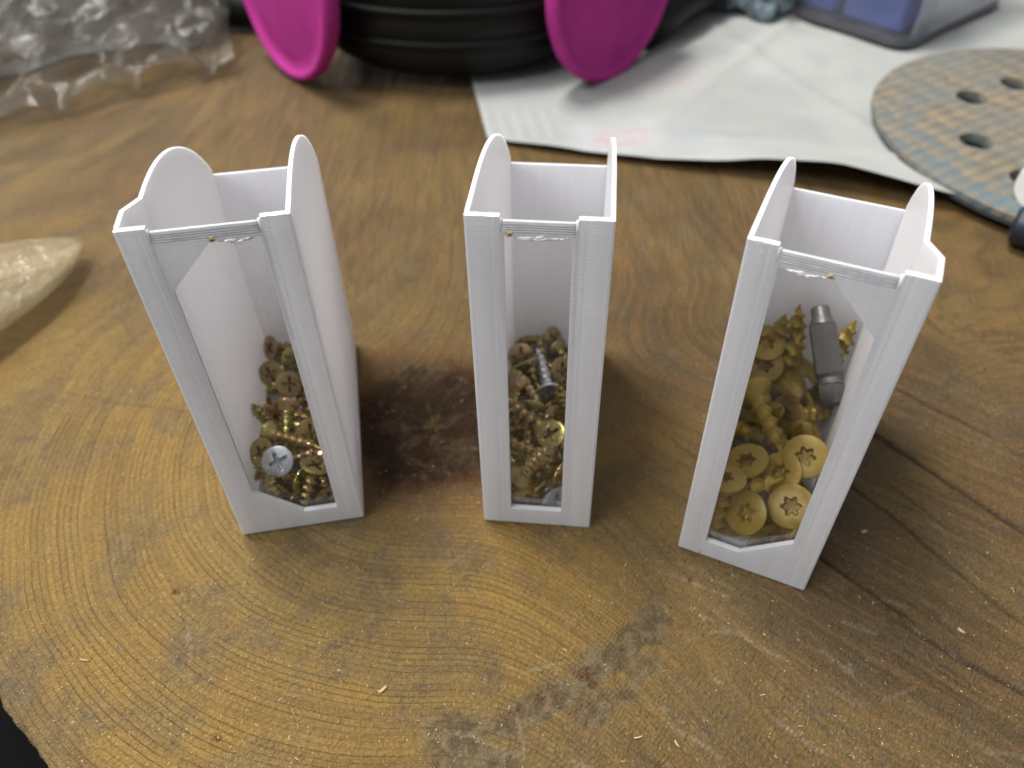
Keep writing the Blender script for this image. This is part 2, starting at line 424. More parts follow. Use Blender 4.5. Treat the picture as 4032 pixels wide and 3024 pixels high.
# ------------------------------------------------------------------ storage bins
def plastic(name, stretch, tint=(0.86, 0.865, 0.885), depth=0.00007, streaks=0.05):
    """white filament: stacked print layers across one axis, faint streaks along it"""
    k = NT(name); P = k.coords('Object', (1000, 1000, 1000))
    L = k.n('ShaderNodeMapping', {'Vector': P, 'Scale': stretch}).outputs[0]
    lay = k.noise(L, 1.0, 3, 0.6)
    inv = tuple((0.05 if s > 1 else 0.9) for s in stretch)
    V = k.n('ShaderNodeMapping', {'Vector': P, 'Scale': inv}).outputs[0]
    st = k.noise(V, 1.0, 3, 0.5)
    ax = max(range(3), key=lambda i: stretch[i])
    comp = k.n('ShaderNodeSeparateXYZ', {0: P}).outputs[ax]
    wav = k.math('SINE', k.math('ADD', k.math('MULTIPLY', comp, 2*math.pi/0.48), k.math('MULTIPLY', lay, 2.5)))
    patch = k.ramp(k.noise(P, 0.11, 3), 0.38, 0.66)
    c = k.mix(k.ramp(st, 0.35, 0.65, 0.0, 1.0), tint, tuple(t*(1-streaks) for t in tint))
    c = k.mix(k.math('MULTIPLY', k.ramp(wav, 0.0, 1.0), k.ramp(patch, 0.0, 1.0, 0.04, 0.20)), c, (0.58, 0.58, 0.61))
    h = k.math('ADD', k.math('ADD', lay, k.math('MULTIPLY', st, 0.5)), k.math('MULTIPLY', wav, 0.35))
    nb = k.bump(h, 0.8, depth)
    p = k.bsdf(base=c, rough=k.ramp(lay, 0.3, 0.7, 0.30, 0.48), spec=0.45, normal=nb)
    t = k.n('ShaderNodeBsdfTranslucent', {'Color': (0.92, 0.92, 0.95, 1)}).outputs[0]
    return k.surf(k.n('ShaderNodeMixShader', {0: 0.38, 1: p, 2: t}).outputs[0])
M_FRONT = plastic('printed_white_front', (0.12, 0.12, 4.5), depth=0.00012, streaks=0.05)
M_SIDE = plastic('printed_white_side', (0.5, 3.5, 0.10), (0.89, 0.875, 0.88), depth=0.00004, streaks=0.03)
M_BACK = plastic('printed_white_back', (0.15, 0.15, 3.2), (0.86, 0.87, 0.905), depth=0.00006, streaks=0.06)

def pane_material():
    k = NT('dusty_clear_sheet'); P = k.coords('Object', (1000, 1000, 1000))
    tr = k.n('ShaderNodeBsdfTransparent', {'Color': (0.985, 0.985, 0.98, 1)}).outputs[0]
    gl = k.n('ShaderNodeBsdfGlossy', {'Color': (1, 1, 1, 1), 'Roughness': 0.08}).outputs[0]
    df = k.n('ShaderNodeBsdfDiffuse', {'Color': (0.75, 0.72, 0.68, 1)}).outputs[0]
    fr = k.n('ShaderNodeFresnel', {'IOR': 1.25}).outputs[0]
    a = k.n('ShaderNodeMixShader', {0: k.math('MULTIPLY', fr, 0.5), 1: tr, 2: gl}).outputs[0]
    haze = k.ramp(k.noise(P, 0.10, 3), 0.40, 0.70, 0.002, 0.022)
    dust = k.ramp(k.noise(P, 3.0, 2, 0.5), 0.71, 0.77, 0.0, 0.35)
    smear = k.ramp(k.noise(k.n('ShaderNodeMapping', {'Vector': P, 'Scale': (0.35, 1, 0.05), 'Rotation': (0, 0.35, 0)}).outputs[0], 1.0, 3), 0.56, 0.72, 0.0, 0.05)
    f = k.math('ADD', k.math('ADD', haze, dust), smear)
    return k.surf(k.n('ShaderNodeMixShader', {0: f, 1: a, 2: df}).outputs[0])
M_PANE = pane_material()

def bead_material():
    k = NT('melted_filament'); P = k.coords('Object', (1000, 1000, 1000))
    nb = k.bump(k.noise(P, 1.5, 3), 0.6, 0.0003)
    return k.surf(k.bsdf(base=(0.80, 0.79, 0.79), rough=0.16, spec=0.6, normal=nb))
M_BEAD = bead_material()
M_RAIL = plastic('printed_clear_rail', (0.12, 0.12, 4.5), (0.78, 0.785, 0.80), depth=0.00006, streaks=0.10)
def scorch_material():
    k = NT('scorched_filament'); P = k.coords('Object', (1000, 1000, 1000))
    c = k.mix(k.ramp(k.noise(P, 1.6, 3), 0.40, 0.62), (0.62, 0.50, 0.27), (0.20, 0.10, 0.02))
    return k.surf(k.bsdf(base=c, rough=0.3))
M_SCORCH = scorch_material()

H, D, WALL, INSET = 89.0, 68.0, 0.85, 2.6
def top_profile(y0):
    """upper outline of a side wall, front to back: flat, then an arc printed in small steps"""
    pts = [(y0, H)]; ya, Rr = 12.0, 72.0
    pts.append((ya, H)); z_prev = H
    y = ya+3.5
    while y < D-0.3:
        z = H-(Rr-math.sqrt(Rr*Rr-(y-ya)**2))
        pts.append((y-0.18, z_prev-0.06)); pts.append((y, z))
        z_prev = z; y += max(0.75, 1.9-0.018*(y-ya))
    pts.append((D, H-(Rr-math.sqrt(Rr*Rr-(D-ya)**2))))
    return pts

def wall_mesh(name, x0, x1, y0, parent):
    bm = bmesh.new()
    prof = top_profile(y0)
    outline = [(y0, 0.0)]+prof+[(D, 0.0)]
    prism(bm, outline, [], lambda a, b, h: (h, a, b), x0, x1)
    es = [e for e in bm.edges if len(e.link_faces) == 2 and e.calc_face_angle(0) > R(60) and max(v.co.z for v in e.verts) > 0.05]
    bmesh.ops.bevel(bm, geom=es, offset=0.22*S, segments=2, affect='EDGES')
    return from_bm(name, bm, M_SIDE, parent, autosmooth=35)

def build_bin(name, pose, flare, W, label, seed):
    rnd = random.Random(seed)
    root = empty(name, (pose[0], pose[1], 0.0002), pose[2])
    tag(root, label, 'bin', 'storage bins standing on the workbench')
    FT = 1.3                                    # depth of the front frame
    # side walls, one of them set in behind a flared lip on two of the bins
    for sgn in (-1, 1):
        fl = (flare == sgn)
        if not fl:
            x0, x1 = (0, WALL) if sgn < 0 else (W-WALL, W)
            wall_mesh('side_wall', x0, x1, FT, root)
        else:
            x0, x1 = (INSET, INSET+WALL) if sgn < 0 else (W-INSET-WALL, W-INSET)
            wall_mesh('side_wall', x0, x1, 11.0, root)
            bm = bmesh.new()
            t = WALL
            plan = [(0, FT), (0, 7.0), (INSET, 11.0), (INSET+t, 11.0), (INSET+t, 10.55), (t, 6.6), (t, FT)]
            if sgn > 0: plan = [(W-a, b) for a, b in plan]
            prism(bm, plan, [], lambda a, b, h: (a, b, h), 0.0, H)
            es = [e for e in bm.edges if e.calc_face_angle(0) > R(30)]
            bmesh.ops.bevel(bm, geom=es, offset=0.2*S, segments=2, affect='EDGES')
            from_bm('flared_lip', bm, M_SIDE, root, autosmooth=35)
    xi0 = INSET+WALL if flare < 0 else WALL
    xi1 = W-INSET-WALL if flare > 0 else W-WALL
    zb = top_profile(2)[-1][1]
    bm = bmesh.new(); box(bm, xi0, xi1, D-WALL, D, 0, zb, 0.2); from_bm('back_wall', bm, M_BACK, root, autosmooth=35)
    bm = bmesh.new(); box(bm, xi0, xi1, FT+.6, D-WALL, 0, 1.2, 0.0); from_bm('bottom_panel', bm, M_BACK, root)
    # front posts, slightly proud of the frame between them
    pw = 5.3 if flare else 6.3
    for x0, x1 in ((0, pw), (W-pw, W)):
        bm = bmesh.new(); w_ = x1-x0
        # plan outline of the post: shallow printed ribs run the whole height of its face
        ribs = [(0.0, .22), (.25, .03), (.75, 0.0), (.95, .06), (1.2, .01), (w_*.5, 0.03), (w_-1.75, .0), (w_-1.5, .07), (w_-1.25, .01), (w_-.8, .0), (w_-.62, .06), (w_-.35, .02), (w_, .05)]
        if x0 > 0: ribs = [(w_-a_, b_) for a_, b_ in reversed(ribs)]
        plan = [(x0, FT)]+[(x0+a_, b_) for a_, b_ in ribs]+[(x1, FT)]
        prism(bm, plan, [], lambda a_, b_, h_: (a_, b_, h_), 0.45, H-.12)
        bmesh.ops.remove_doubles(bm, verts=bm.verts[:], dist=1e-7)
        from_bm('front_post', bm, M_FRONT, root, autosmooth=50)
        bm = bmesh.new()                        # lumpy last layer on the post's end
        nx_, ny_ = 12, 5; vn_ = VNoise(seed+int(x0)+3); G = []
        for i in range(nx_+1):
            for j in range(ny_+1):
                px_, py_ = x0+.1+(w_-.2)*i/nx_, .12+(FT-.2)*j/ny_
                rimf = min(1, 3*min(i, nx_-i)/nx_+.25)*min(1, 2*min(j, ny_-j)/ny_+.3)
                G.append(bm.verts.new((px_*S, py_*S, (H-.12+rimf*(.16+.30*float(vn_.fbm(np.array(px_*1.3), np.array(py_*1.9+x0), 3))))*S)))
        for i in range(nx_):
            for j in range(ny_):
                q0 = i*(ny_+1)+j; bm.faces.new([G[q0], G[q0+ny_+1], G[q0+ny_+2], G[q0+1]])
        from_bm('post_end', bm, M_BEAD, root, smooth=True)
        bm = bmesh.new()                        # fused rib along the inner edge of the post
        xr = x1 if x0 == 0 else x0
        prev = [(xr+(0.12 if x0 == 0 else -0.12)+rnd.uniform(-.05, .05), 0.36, z) for z in np.linspace(0.4, H-0.5, 40)]
        tube(bm, prev, [0.34+rnd.uniform(-.04, .04) for _ in prev], 8)
        from_bm('post_rib', bm, M_FRONT, root, smooth=True)
    wx0, wx1, wz0, wz1 = (6.0, W-5.9, 6.0, 85.0) if flare else (6.9, W-7.2, 6.0, 85.0)
    if flare < 0: win = [(wx0, 15.6), (16.2, wz0), (wx1, wz0), (wx1, wz1), (15.2, wz1), (wx0, 75.2)]
    elif flare > 0: win = [(wx0, wz0), (W-16.2, wz0), (wx1, 15.6), (wx1, 75.2), (W-15.2, wz1), (wx0, wz1)]
    else: win = [(wx0, wz0), (wx1, wz0), (wx1, wz1), (wx0, wz1)]
    bm = bmesh.new()
    prism(bm, [(pw, .45), (W-pw, .45), (W-pw, 85.6), (pw, 85.6)], [win], lambda a, b, h: (a, h, b), 0.05, FT)
    bmesh.ops.remove_doubles(bm, verts=bm.verts[:], dist=1e-7)
    from_bm('window_frame', bm, M_FRONT, root)
    bm = bmesh.new(); box(bm, pw, W-pw, 0.55, FT, 85.62, 87.7); from_bm('top_rail', bm, M_RAIL, root)
    # layered roads of the top rail
    for i in range(5):
        z = 85.9+i*0.48
        bm = bmesh.new()
        pts = [(x, 0.36+0.04*i+rnd.uniform(-.03, .03), z+rnd.uniform(-.03, .03)) for x in np.linspace(pw+.1, W-pw-.1, 14)]
        tube(bm, pts, 0.29, 8); from_bm('rail_layer', bm, M_RAIL, root, smooth=True)
    # drooping melted strands under the top rail, with a scorched spot
    gx0, gx1 = (15.4, wx1) if flare < 0 else ((wx0, W-15.4) if flare > 0 else (wx0, wx1))
    for j in range(4):
        a = rnd.uniform(gx0, gx0+(gx1-gx0)*.3); b = rnd.uniform(gx1-(gx1-gx0)*.3, gx1)
        n = 18; sag = rnd.uniform(.1, .7)
        pts = []; rad = []
        for i in range(n):
            t = i/(n-1)
            pts.append((a+(b-a)*t, 0.40+0.25*math.sin(t*9+j)+rnd.uniform(-.08, .08), 85.1-sag*math.sin(math.pi*t)-0.12*math.sin(t*17+j*2)-j*.06))
            rad.append(0.20+0.12*abs(math.sin(t*7+j))+rnd.uniform(0, .06))
        bm = bmesh.new(); tube(bm, pts, rad, 8); from_bm('melted_strand', bm, M_BEAD, root, smooth=True)
    sx = gx0+0.3 if flare < 0 else (gx1-0.3 if flare > 0 else gx0+0.9)
    bm = bmesh.new(); bmesh.ops.create_icosphere(bm, subdivisions=3, radius=0.75*S)
    vn = VNoise(seed)
    for v in bm.verts:
        q = v.co/S; s = 1+0.35*float(vn.fbm(np.array(q.x*1.7+5), np.array(q.z*1.7+q.y), 3))
        v.co = Vector((q.x*s+sx, q.y*s*.6+.28, q.z*s*.8+85.4))*S
    from_bm('scorched_spot', bm, M_SCORCH, root, smooth=True)
    # clear sheet held behind the frame
    bm = bmesh.new(); box(bm, xi0+.1, xi1-.1, FT+.06, FT+.46, 1.4, 87.2)
    from_bm('window_pane', bm, M_PANE, root)
    return root

POSE = [(-0.06786, 0.11660, R(9.0)), (-0.00781, 0.11945, R(-6.784)), (0.03944, 0.11033, R(-25.774))]
BINS = [build_bin('screw_bin', POSE[0], -1, 30.0, 'left white printed bin with gusseted window over gold screws and one silver screw head', 11),
        build_bin('screw_bin', POSE[1], 0, 26.4, 'narrow white printed bin in the middle with a plain rectangular window over gold screws', 12),
        build_bin('screw_bin', POSE[2], 1, 30.0, 'white printed bin on the right holding large yellow star-drive screws and a grey hex bit', 13)]

# ------------------------------------------------------------------ screws
def zinc_material(name, a, b, c_, rough, metal, scale=0.55):
    k = NT(name); oi = k.n('ShaderNodeObjectInfo').outputs['Random']
    P = k.coords('Object', (1000, 1000, 1000))
    P = k.n('ShaderNodeVectorMath', {0: P, 1: k.n('ShaderNodeCombineXYZ', {0: k.math('MULTIPLY', oi, 50), 1: 0.0, 2: 0.0}).outputs[0]}, operation='ADD').outputs[0]
    n = k.noise(P, scale, 3)
    n2 = k.noise(P, scale*1.7+.1, 2)
    sh = k.math('MULTIPLY', k.math('SUBTRACT', oi, 0.5), 0.5)
    c = k.mix(k.ramp(k.math('ADD', n, sh), 0.40, 0.62), a, b)
    oi2 = k.math('FRACT', k.math('MULTIPLY', oi, 7.31))
    c = k.mix(k.math('MULTIPLY', k.ramp(k.math('ADD', n2, k.math('MULTIPLY', k.math('SUBTRACT', oi2, 0.5), 0.4)), 0.48, 0.66), 0.8), c, c_)
    c = k.mix(k.math('MULTIPLY', k.math('FRACT', k.math('MULTIPLY', oi, 13.7)), 0.55), c, tuple(x*.40 for x in a))
    nb = k.bump(k.noise(P, 3.0, 2), 0.25, 0.0001)
    return k.surf(k.bsdf(base=c, rough=k.ramp(n2, 0.3, 0.7, rough, rough+.14), metal=metal, normal=nb))
M_GOLD = zinc_material('yellow_passivated_zinc', (0.37, 0.27, 0.12), (0.35, 0.33, 0.115), (0.42, 0.265, 0.175), 0.18, 0.95)
M_YEL = zinc_material('satin_yellow_coating', (0.34, 0.225, 0.022), (0.29, 0.190, 0.020), (0.40, 0.280, 0.036), 0.32, 0.15, 0.25)
M_SILVER = zinc_material('bright_zinc', (0.62, 0.67, 0.74), (0.56, 0.61, 0.68), (0.66, 0.69, 0.74), 0.30, 0.85)
M_STEEL = zinc_material('grey_tool_steel', (0.17, 0.168, 0.165), (0.14, 0.138, 0.136), (0.21, 0.205, 0.20), 0.38, 0.7, 0.3)

def recess_r(kind, th, Rh):
    if kind == 'star':
        return Rh*0.47*(0.83+0.17*math.cos(6*th))
    p = (th+math.pi/4) % (math.pi/2)-math.pi/4; p = abs(p); w, L = Rh*.125, Rh*.60
    return L/math.cos(p) if math.tan(p) < w/L else w/math.sin(p)

def screw_meshes(tagname, Dh, L, ds, recess):
    """countersunk screw: top of the head at z = 0, tip at z = -L (mm)"""
    Rh = Dh/2; n = 48; bm = bmesh.new()
    def ring(f, z): return [bm.verts.new((f(t)*S*math.cos(t), f(t)*S*math.sin(t), z*S)) for t in (2*math.pi*i/n for i in range(n))]
    def skin(a, b):
        for i in range(n): bm.faces.new([a[i], a[(i+1) % n], b[(i+1) % n], b[i]])
    hc = (Rh-ds*.5)*0.82
    rr_ = lambda s: (lambda t: recess_r(recess, t, Rh)*s)
    rows = [ring(rr_(0.02), -Rh*.42), ring(rr_(0.74 if recess == 'cross' else .80), -Rh*.36), ring(rr_(0.97), -Rh*.03), ring(rr_(1.04), 0.0),
            ring(lambda t: Rh*.93, 0.0), ring(lambda t: Rh*.985, -Rh*.03), ring(lambda t: Rh, -Rh*.09), ring(lambda t: Rh*.985, -Rh*.15),
            ring(lambda t: ds*.5+(Rh-ds*.5)*.42, -Rh*.15-hc*.55), ring(lambda t: ds*.5, -Rh*.15-hc), ring(lambda t: ds*.45, -Rh*.15-hc-.4)]
    for a, b in zip(rows, rows[1:]): skin(a, b)
    bm.faces.new(rows[0][::-1]); bm.faces.new(rows[-1])
    bmesh.ops.recalc_face_normals(bm, faces=bm.faces[:])
    head = bpy.data.meshes.new(tagname+'_head'); bm.to_mesh(head); bm.free()
    # threaded shank: rings whose radius follows a helix
    bm = bmesh.new(); n = 14; z0 = -Rh*.15-hc+.2; pitch = ds*.62; step = pitch/6
    rows = []; z = z0
    while z > -L+.15:
        tip = min(1.0, max(0.0, (z+L)/(ds*1.35)))
        row = []
        for i in range(n):
            t = 2*math.pi*i/n
            f = ((z0-z)/pitch-t/(2*math.pi)) % 1.0
            ridge = max(0.0, 1-abs(f-.5)/.24)
            core = ds*.30*tip**.8
            r = core+ds*.22*ridge*min(1, tip*1.6)*min(1, (z0-z)/1.5)
            if (z0-z) < 1.2: r = max(r, ds*.43)
            row.append(bm.verts.new((r*S*math.cos(t), r*S*math.sin(t), z*S)))
        rows.append(row); z -= step
    for a, b in zip(rows, rows[1:]):
        for i in range(n): bm.faces.new([a[i], a[(i+1) % n], b[(i+1) % n], b[i]])
    tip = bm.verts.new((0, 0, -L*S))
    for i in range(n): bm.faces.new([rows[-1][i], rows[-1][(i+1) % n], tip])
    bm.faces.new(rows[0])
    bmesh.ops.recalc_face_normals(bm, faces=bm.faces[:])
    sh = bpy.data.meshes.new(tagname+'_shank'); bm.to_mesh(sh); bm.free()
    for me, ang in ((head, 38), (sh, 32)):
        me.polygons.foreach_set('use_smooth', [True]*len(me.polygons)); me.set_sharp_from_angle(angle=R(ang))
    return head, sh
KINDS = {'gold': (7.7, 16.0, 3.6, 'cross', M_GOLD), 'silver': (7.7, 16.0, 3.6, 'cross', M_SILVER), 'yellow': (10.4, 21.0, 5.4, 'star', M_YEL)}
MESH = {}
for kd, (Dh, L, ds, rc, mt) in KINDS.items():
    hd, sk = screw_meshes(kd+'_screw', Dh, L, ds, rc); hd.materials.append(mt); sk.materials.append(mt); MESH[kd] = (hd, sk)
SCREWS = [
#SCREWDATA_BEGIN
(0, 'silver', 'K1', 11.29, 9.48, 15.07, 0.9363, 0.3092, -0.0390, 0.1618),
(0, 'gold', 'K2', 20.64, 6.48, 15.31, 0.9401, -0.0780, 0.2233, 0.2454),
(0, 'gold', 'K3', 16.82, 6.29, 9.72, 0.7378, 0.3547, 0.5741, -0.0122),
(0, 'gold', 'K4', 14.96, 4.42, 4.96, 0.6884, 0.4791, 0.5436, -0.0328),
(0, 'gold', '', 6.38, 15.06, 13.11, 0.9192, 0.1993, -0.3169, 0.1223),
(0, 'gold', '', 7.88, 22.28, 11.95, 0.6737, -0.3525, -0.6476, -0.0504),
(0, 'gold', 'K7', 18.68, 20.51, 12.08, 0.8631, 0.4471, 0.2172, 0.0888),
(0, 'gold', '', 12.08, 32.72, 11.02, 0.7550, -0.6510, 0.0628, 0.0474),
(0, 'gold', '', 7.21, 33.08, 2.30, 0.0433, -0.7418, -0.6505, -0.1572),
(0, 'gold', 'K10', 12.60, 41.07, 11.10, 0.8970, 0.3259, 0.2919, 0.0632),
(0, 'gold', '', 6.73, 48.20, 9.39, 0.8656, 0.4302, -0.2368, 0.0976),
(0, 'gold', '', 5.85, 59.98, 9.20, 0.8387, 0.1821, -0.4970, 0.1285),
(0, 'gold', '', 12.84, 55.58, 7.70, 0.8337, 0.3915, 0.3828, -0.0719),
(0, 'gold', '', 4.71, 16.12, 6.70, 0.8089, -0.1164, -0.5638, -0.1191),
(1, 'gold', 'A', 10.38, 2.95, 4.94, 0.7683, 0.6306, 0.1067, 0.0282),
(1, 'silver', 'M', 17.76, 3.98, 4.89, 0.7605, 0.5772, 0.2804, 0.0994),
(1, 'gold', 'B', 15.31, 17.18, 15.07, 0.9383, 0.1367, -0.2190, 0.2301),
(1, 'gold', 'C', 15.75, 10.04, 13.99, 0.7367, 0.3145, 0.5985, 0.0146),
(1, 'gold', '', 13.72, 20.51, 12.54, 0.5019, 0.4053, 0.7626, 0.0473),
(1, 'gold', 'E', 8.97, 7.55, 9.37, 0.2308, -0.1969, -0.9528, -0.0092),
(1, 'gold', '', 18.71, 8.10, 9.76, 0.7051, 0.4220, 0.5603, 0.1041),
(1, 'silver', 'G', 13.62, 35.87, 11.01, 0.6416, 0.7382, 0.2083, 0.0094),
(1, 'gold', 'H', 9.60, 27.90, 14.02, 0.8236, -0.5444, 0.0936, 0.1288),
(1, 'gold', '', 18.64, 35.56, 1.92, 0.1075, -0.9042, 0.4124, -0.0265),
(1, 'gold', 'I', 4.69, 50.56, 10.46, 0.8833, 0.4578, 0.0633, 0.0791),
(1, 'gold', 'J', 16.89, 46.44, 9.88, 0.8592, 0.4129, 0.2466, 0.1745),
(1, 'gold', '', 4.83, 43.55, 9.26, 0.6505, -0.6219, -0.4285, -0.0808),
(1, 'gold', '', 5.14, 39.24, 10.17, 0.6480, -0.7308, 0.1927, 0.0945),
(1, 'gold', '', 13.66, 60.92, 8.74, 0.8554, 0.1974, 0.4774, -0.0381),
(1, 'gold', '', 12.56, 45.18, 3.57, 0.3321, 0.9381, 0.0210, 0.0961),
(1, 'gold', '', 2.46, 35.46, 6.53, 0.7846, 0.1661, -0.5728, 0.1695),
(2, 'yellow', 'a', 9.22, 15.30, 20.56, 0.9743, 0.0296, -0.1846, 0.1259),
(2, 'yellow', 'b', 21.55, 20.40, 22.30, 0.9518, 0.2969, -0.0774, 0.0002),
(2, 'yellow', 'c', 17.15, 16.46, 18.60, 0.9442, 0.2094, -0.2350, 0.0970),
(2, 'yellow', 'd', 12.50, 5.32, 14.20, 0.8918, 0.3193, -0.2969, 0.1207),
(2, 'yellow', 'e', 21.58, 8.76, 17.33, 0.9311, 0.3168, -0.1242, 0.1318),
(2, 'yellow', 'f', 5.89, 38.54, 16.90, 0.9253, 0.3531, 0.0287, 0.1354),
(2, 'yellow', 'g', 6.02, 52.23, 18.66, 0.9593, 0.2765, 0.0408, 0.0407),
(2, 'yellow', '', 4.86, 56.41, 22.78, 0.9322, 0.2233, -0.0073, 0.2847),
(2, 'yellow', 'h', 20.31, 40.51, 7.14, 0.3049, -0.9448, 0.1202, 0.0023),
(2, 'yellow', 'i', 12.99, 52.38, 12.62, 0.4439, -0.8844, -0.1442, 0.0036),
(2, 'yellow', 'j', 5.07, 38.47, 21.28, 0.7491, -0.5280, -0.3997, -0.0200),
(2, 'yellow', '', 1.23, 29.83, 14.88, 0.6930, -0.0335, -0.7201, -0.0077),
(2, 'yellow', '', 5.75, 7.02, 22.17, 0.9942, -0.0827, -0.0372, -0.0579),
(2, 'yellow', '', 25.34, 8.09, 10.38, 0.7022, 0.2290, 0.6741, -0.0055),
(2, 'yellow', 'tip1', 13.56, 61.97, 11.46, 0.0202, 0.9421, -0.3208, 0.0954),
(2, 'yellow', 'tip2', 7.09, 62.71, 10.96, 0.0900, -0.9957, 0.0160, 0.0133),
(2, 'yellow', 'tip3', 21.71, 62.20, 11.23, 0.0581, 0.8335, -0.5477, -0.0436),
(2, 'yellow', '', 11.16, 56.90, 7.40, 0.0065, 0.9625, -0.2689, -0.0359),
(0, 'gold', '', 15.77, 10.06, 5.45, 0.3536, 0.2994, -0.8858, -0.0276),
(0, 'gold', '', 21.75, 51.72, 7.97, 0.1391, 0.1413, 0.5219, -0.8296),
(0, 'gold', '', 22.56, 3.22, 5.79, 0.6761, 0.7167, 0.0761, 0.1533),
(0, 'gold', '', 22.46, 21.96, 5.52, 0.2814, 0.4485, 0.4295, -0.7316),
(0, 'gold', '', 12.91, 45.95, 6.02, 0.6134, -0.3877, -0.4983, 0.4745),
(0, 'gold', '', 21.86, 42.21, 1.31, 0.0016, -0.5541, -0.8324, -0.0007),
(0, 'gold', '', 8.15, 24.83, 7.09, 0.3488, -0.4560, -0.3316, 0.7486),
(0, 'gold', '', 20.37, 13.98, 6.43, 0.3835, -0.8107, -0.4193, 0.1411),
(0, 'gold', '', 25.79, 2.37, 4.59, 0.7494, 0.6378, -0.1437, 0.1048),
(0, 'gold', '', 28.39, 39.60, 4.83, 0.3557, 0.5273, 0.3974, 0.6615),
(0, 'gold', '', 15.21, 21.57, 4.52, 0.5531, -0.5932, -0.2365, 0.5351),
(0, 'gold', '', 18.29, 42.53, 4.69, 0.6864, 0.0665, 0.6440, 0.3313),
(0, 'gold', '', 18.94, 24.45, 7.37, 0.3797, -0.1144, -0.5438, -0.7397),
(0, 'gold', '', 19.22, 30.97, 4.75, 0.5519, -0.0911, -0.6273, -0.5419),
(0, 'gold', '', 16.26, 21.60, 4.43, 0.6671, 0.0626, 0.6444, -0.3685),
(0, 'gold', '', 10.08, 5.19, 1.48, 0.0057, -0.5066, -0.8606, -0.0515),
(0, 'gold', '', 4.66, 37.80, 6.11, 0.7793, -0.0328, -0.6072, -0.1511),
(0, 'gold', '', 27.23, 50.35, 4.76, 0.6825, 0.0474, 0.6444, -0.3417),
(0, 'gold', '', 26.69, 16.24, 6.75, 0.3274, -0.5093, -0.2520, -0.7549),
(0, 'gold', '', 21.02, 44.86, 8.84, 0.3148, -0.0968, 0.5108, -0.7941),
(0, 'gold', '', 27.64, 17.93, 8.69, 0.4214, 0.2384, 0.7733, 0.4094),
(0, 'gold', '', 27.09, 12.23, 7.61, 0.5369, -0.5402, -0.0545, -0.6457),
(0, 'gold', '', 21.76, 49.52, 1.30, 0.0004, -0.7671, 0.6415, 0.0019),
(1, 'gold', '', 22.69, 31.65, 4.46, 0.4634, -0.8263, 0.0363, -0.3180),
(1, 'gold', '', 4.31, 20.87, 4.62, 0.0678, 0.5791, 0.2693, -0.7665),
(1, 'gold', '', 17.15, 17.32, 4.55, 0.5859, 0.0002, 0.7530, 0.2995),
(1, 'gold', '', 6.72, 44.29, 14.85, 0.5773, 0.0060, -0.3789, -0.7233),
(1, 'gold', '', 9.15, 33.39, 4.80, 0.1944, 0.5382, 0.3399, -0.7463),
(1, 'gold', '', 14.07, 57.34, 8.17, 0.3504, 0.2092, -0.6156, -0.6742),
(1, 'gold', '', 10.23, 26.34, 7.44, 0.0299, -0.5433, 0.1068, 0.8322),
(1, 'gold', '', 2.71, 25.97, 4.10, 0.4347, -0.2553, -0.8587, 0.0924),
(1, 'gold', '', 15.89, 27.44, 9.53, 0.0190, -0.4087, 0.2748, -0.8701),
(1, 'gold', '', 21.94, 16.47, 4.82, 0.6728, 0.5029, -0.4049, 0.3612),
(1, 'gold', '', 16.93, 53.21, 4.68, 0.7402, 0.1720, 0.6228, -0.1863),
(1, 'gold', '', 13.66, 35.70, 4.91, 0.4343, -0.6088, 0.1797, 0.6391),
(1, 'gold', '', 4.52, 51.28, 4.10, 0.2308, -0.8391, 0.2124, 0.4444),
(1, 'gold', '', 4.54, 16.47, 4.89, 0.6659, 0.4873, -0.5270, -0.2033),
(1, 'gold', '', 21.10, 16.19, 7.07, 0.1521, -0.2489, 0.5132, 0.8071),
(1, 'gold', '', 13.46, 6.27, 6.12, 0.4864, 0.1239, 0.8301, -0.2430),
(1, 'gold', '', 10.58, 20.61, 5.33, 0.3678, 0.0117, 0.6613, -0.6537),
(1, 'gold', '', 19.61, 46.18, 4.81, 0.0119, -0.2474, 0.5959, 0.7639),
(1, 'gold', '', 19.27, 59.15, 4.75, 0.0569, -0.6171, 0.1917, -0.7611),
(1, 'gold', '', 16.11, 40.18, 4.25, 0.1963, -0.9186, 0.0834, 0.3326),
(1, 'gold', '', 5.13, 2.40, 4.57, 0.3874, 0.3402, -0.5514, 0.6558),
(1, 'gold', '', 22.87, 32.11, 9.85, 0.2763, 0.4098, 0.2895, 0.8197),
(2, 'yellow', '', 4.80, 21.51, 10.27, 0.8342, -0.5442, 0.0015, -0.0896),
(2, 'yellow', '', 9.00, 44.68, 4.15, 0.0829, -0.6398, 0.7192, 0.2581),
(2, 'yellow', '', 1.53, 38.71, 5.98, 0.6345, 0.4003, -0.5195, -0.4090),
(2, 'yellow', '', 20.05, 54.83, 5.68, 0.7107, -0.5298, 0.3899, -0.2495),
(2, 'yellow', '', 25.00, 62.69, 6.04, 0.2952, 0.4575, 0.4671, 0.6967),
(2, 'yellow', '', 10.25, 7.48, 5.64, 0.6892, 0.4344, 0.4956, -0.3011),
(2, 'yellow', '', 2.28, 27.32, 6.21, 0.7630, -0.3223, -0.5559, 0.0700),
(2, 'yellow', '', 2.28, 53.43, 7.49, 0.6292, -0.5779, -0.4265, 0.2970),
(2, 'yellow', '', 3.63, 9.98, 7.19, 0.3659, -0.1348, -0.9144, 0.1085),
(2, 'yellow', '', 7.76, 26.89, 5.46, 0.0206, 0.3424, 0.7059, -0.6197),
(2, 'yellow', '', 19.39, 6.40, 5.57, 0.4162, -0.1028, 0.6478, -0.6298),
(2, 'yellow', '', 14.86, 39.27, 14.88, 0.1968, -0.2253, -0.4904, 0.8185),
#SCREWDATA_END
]
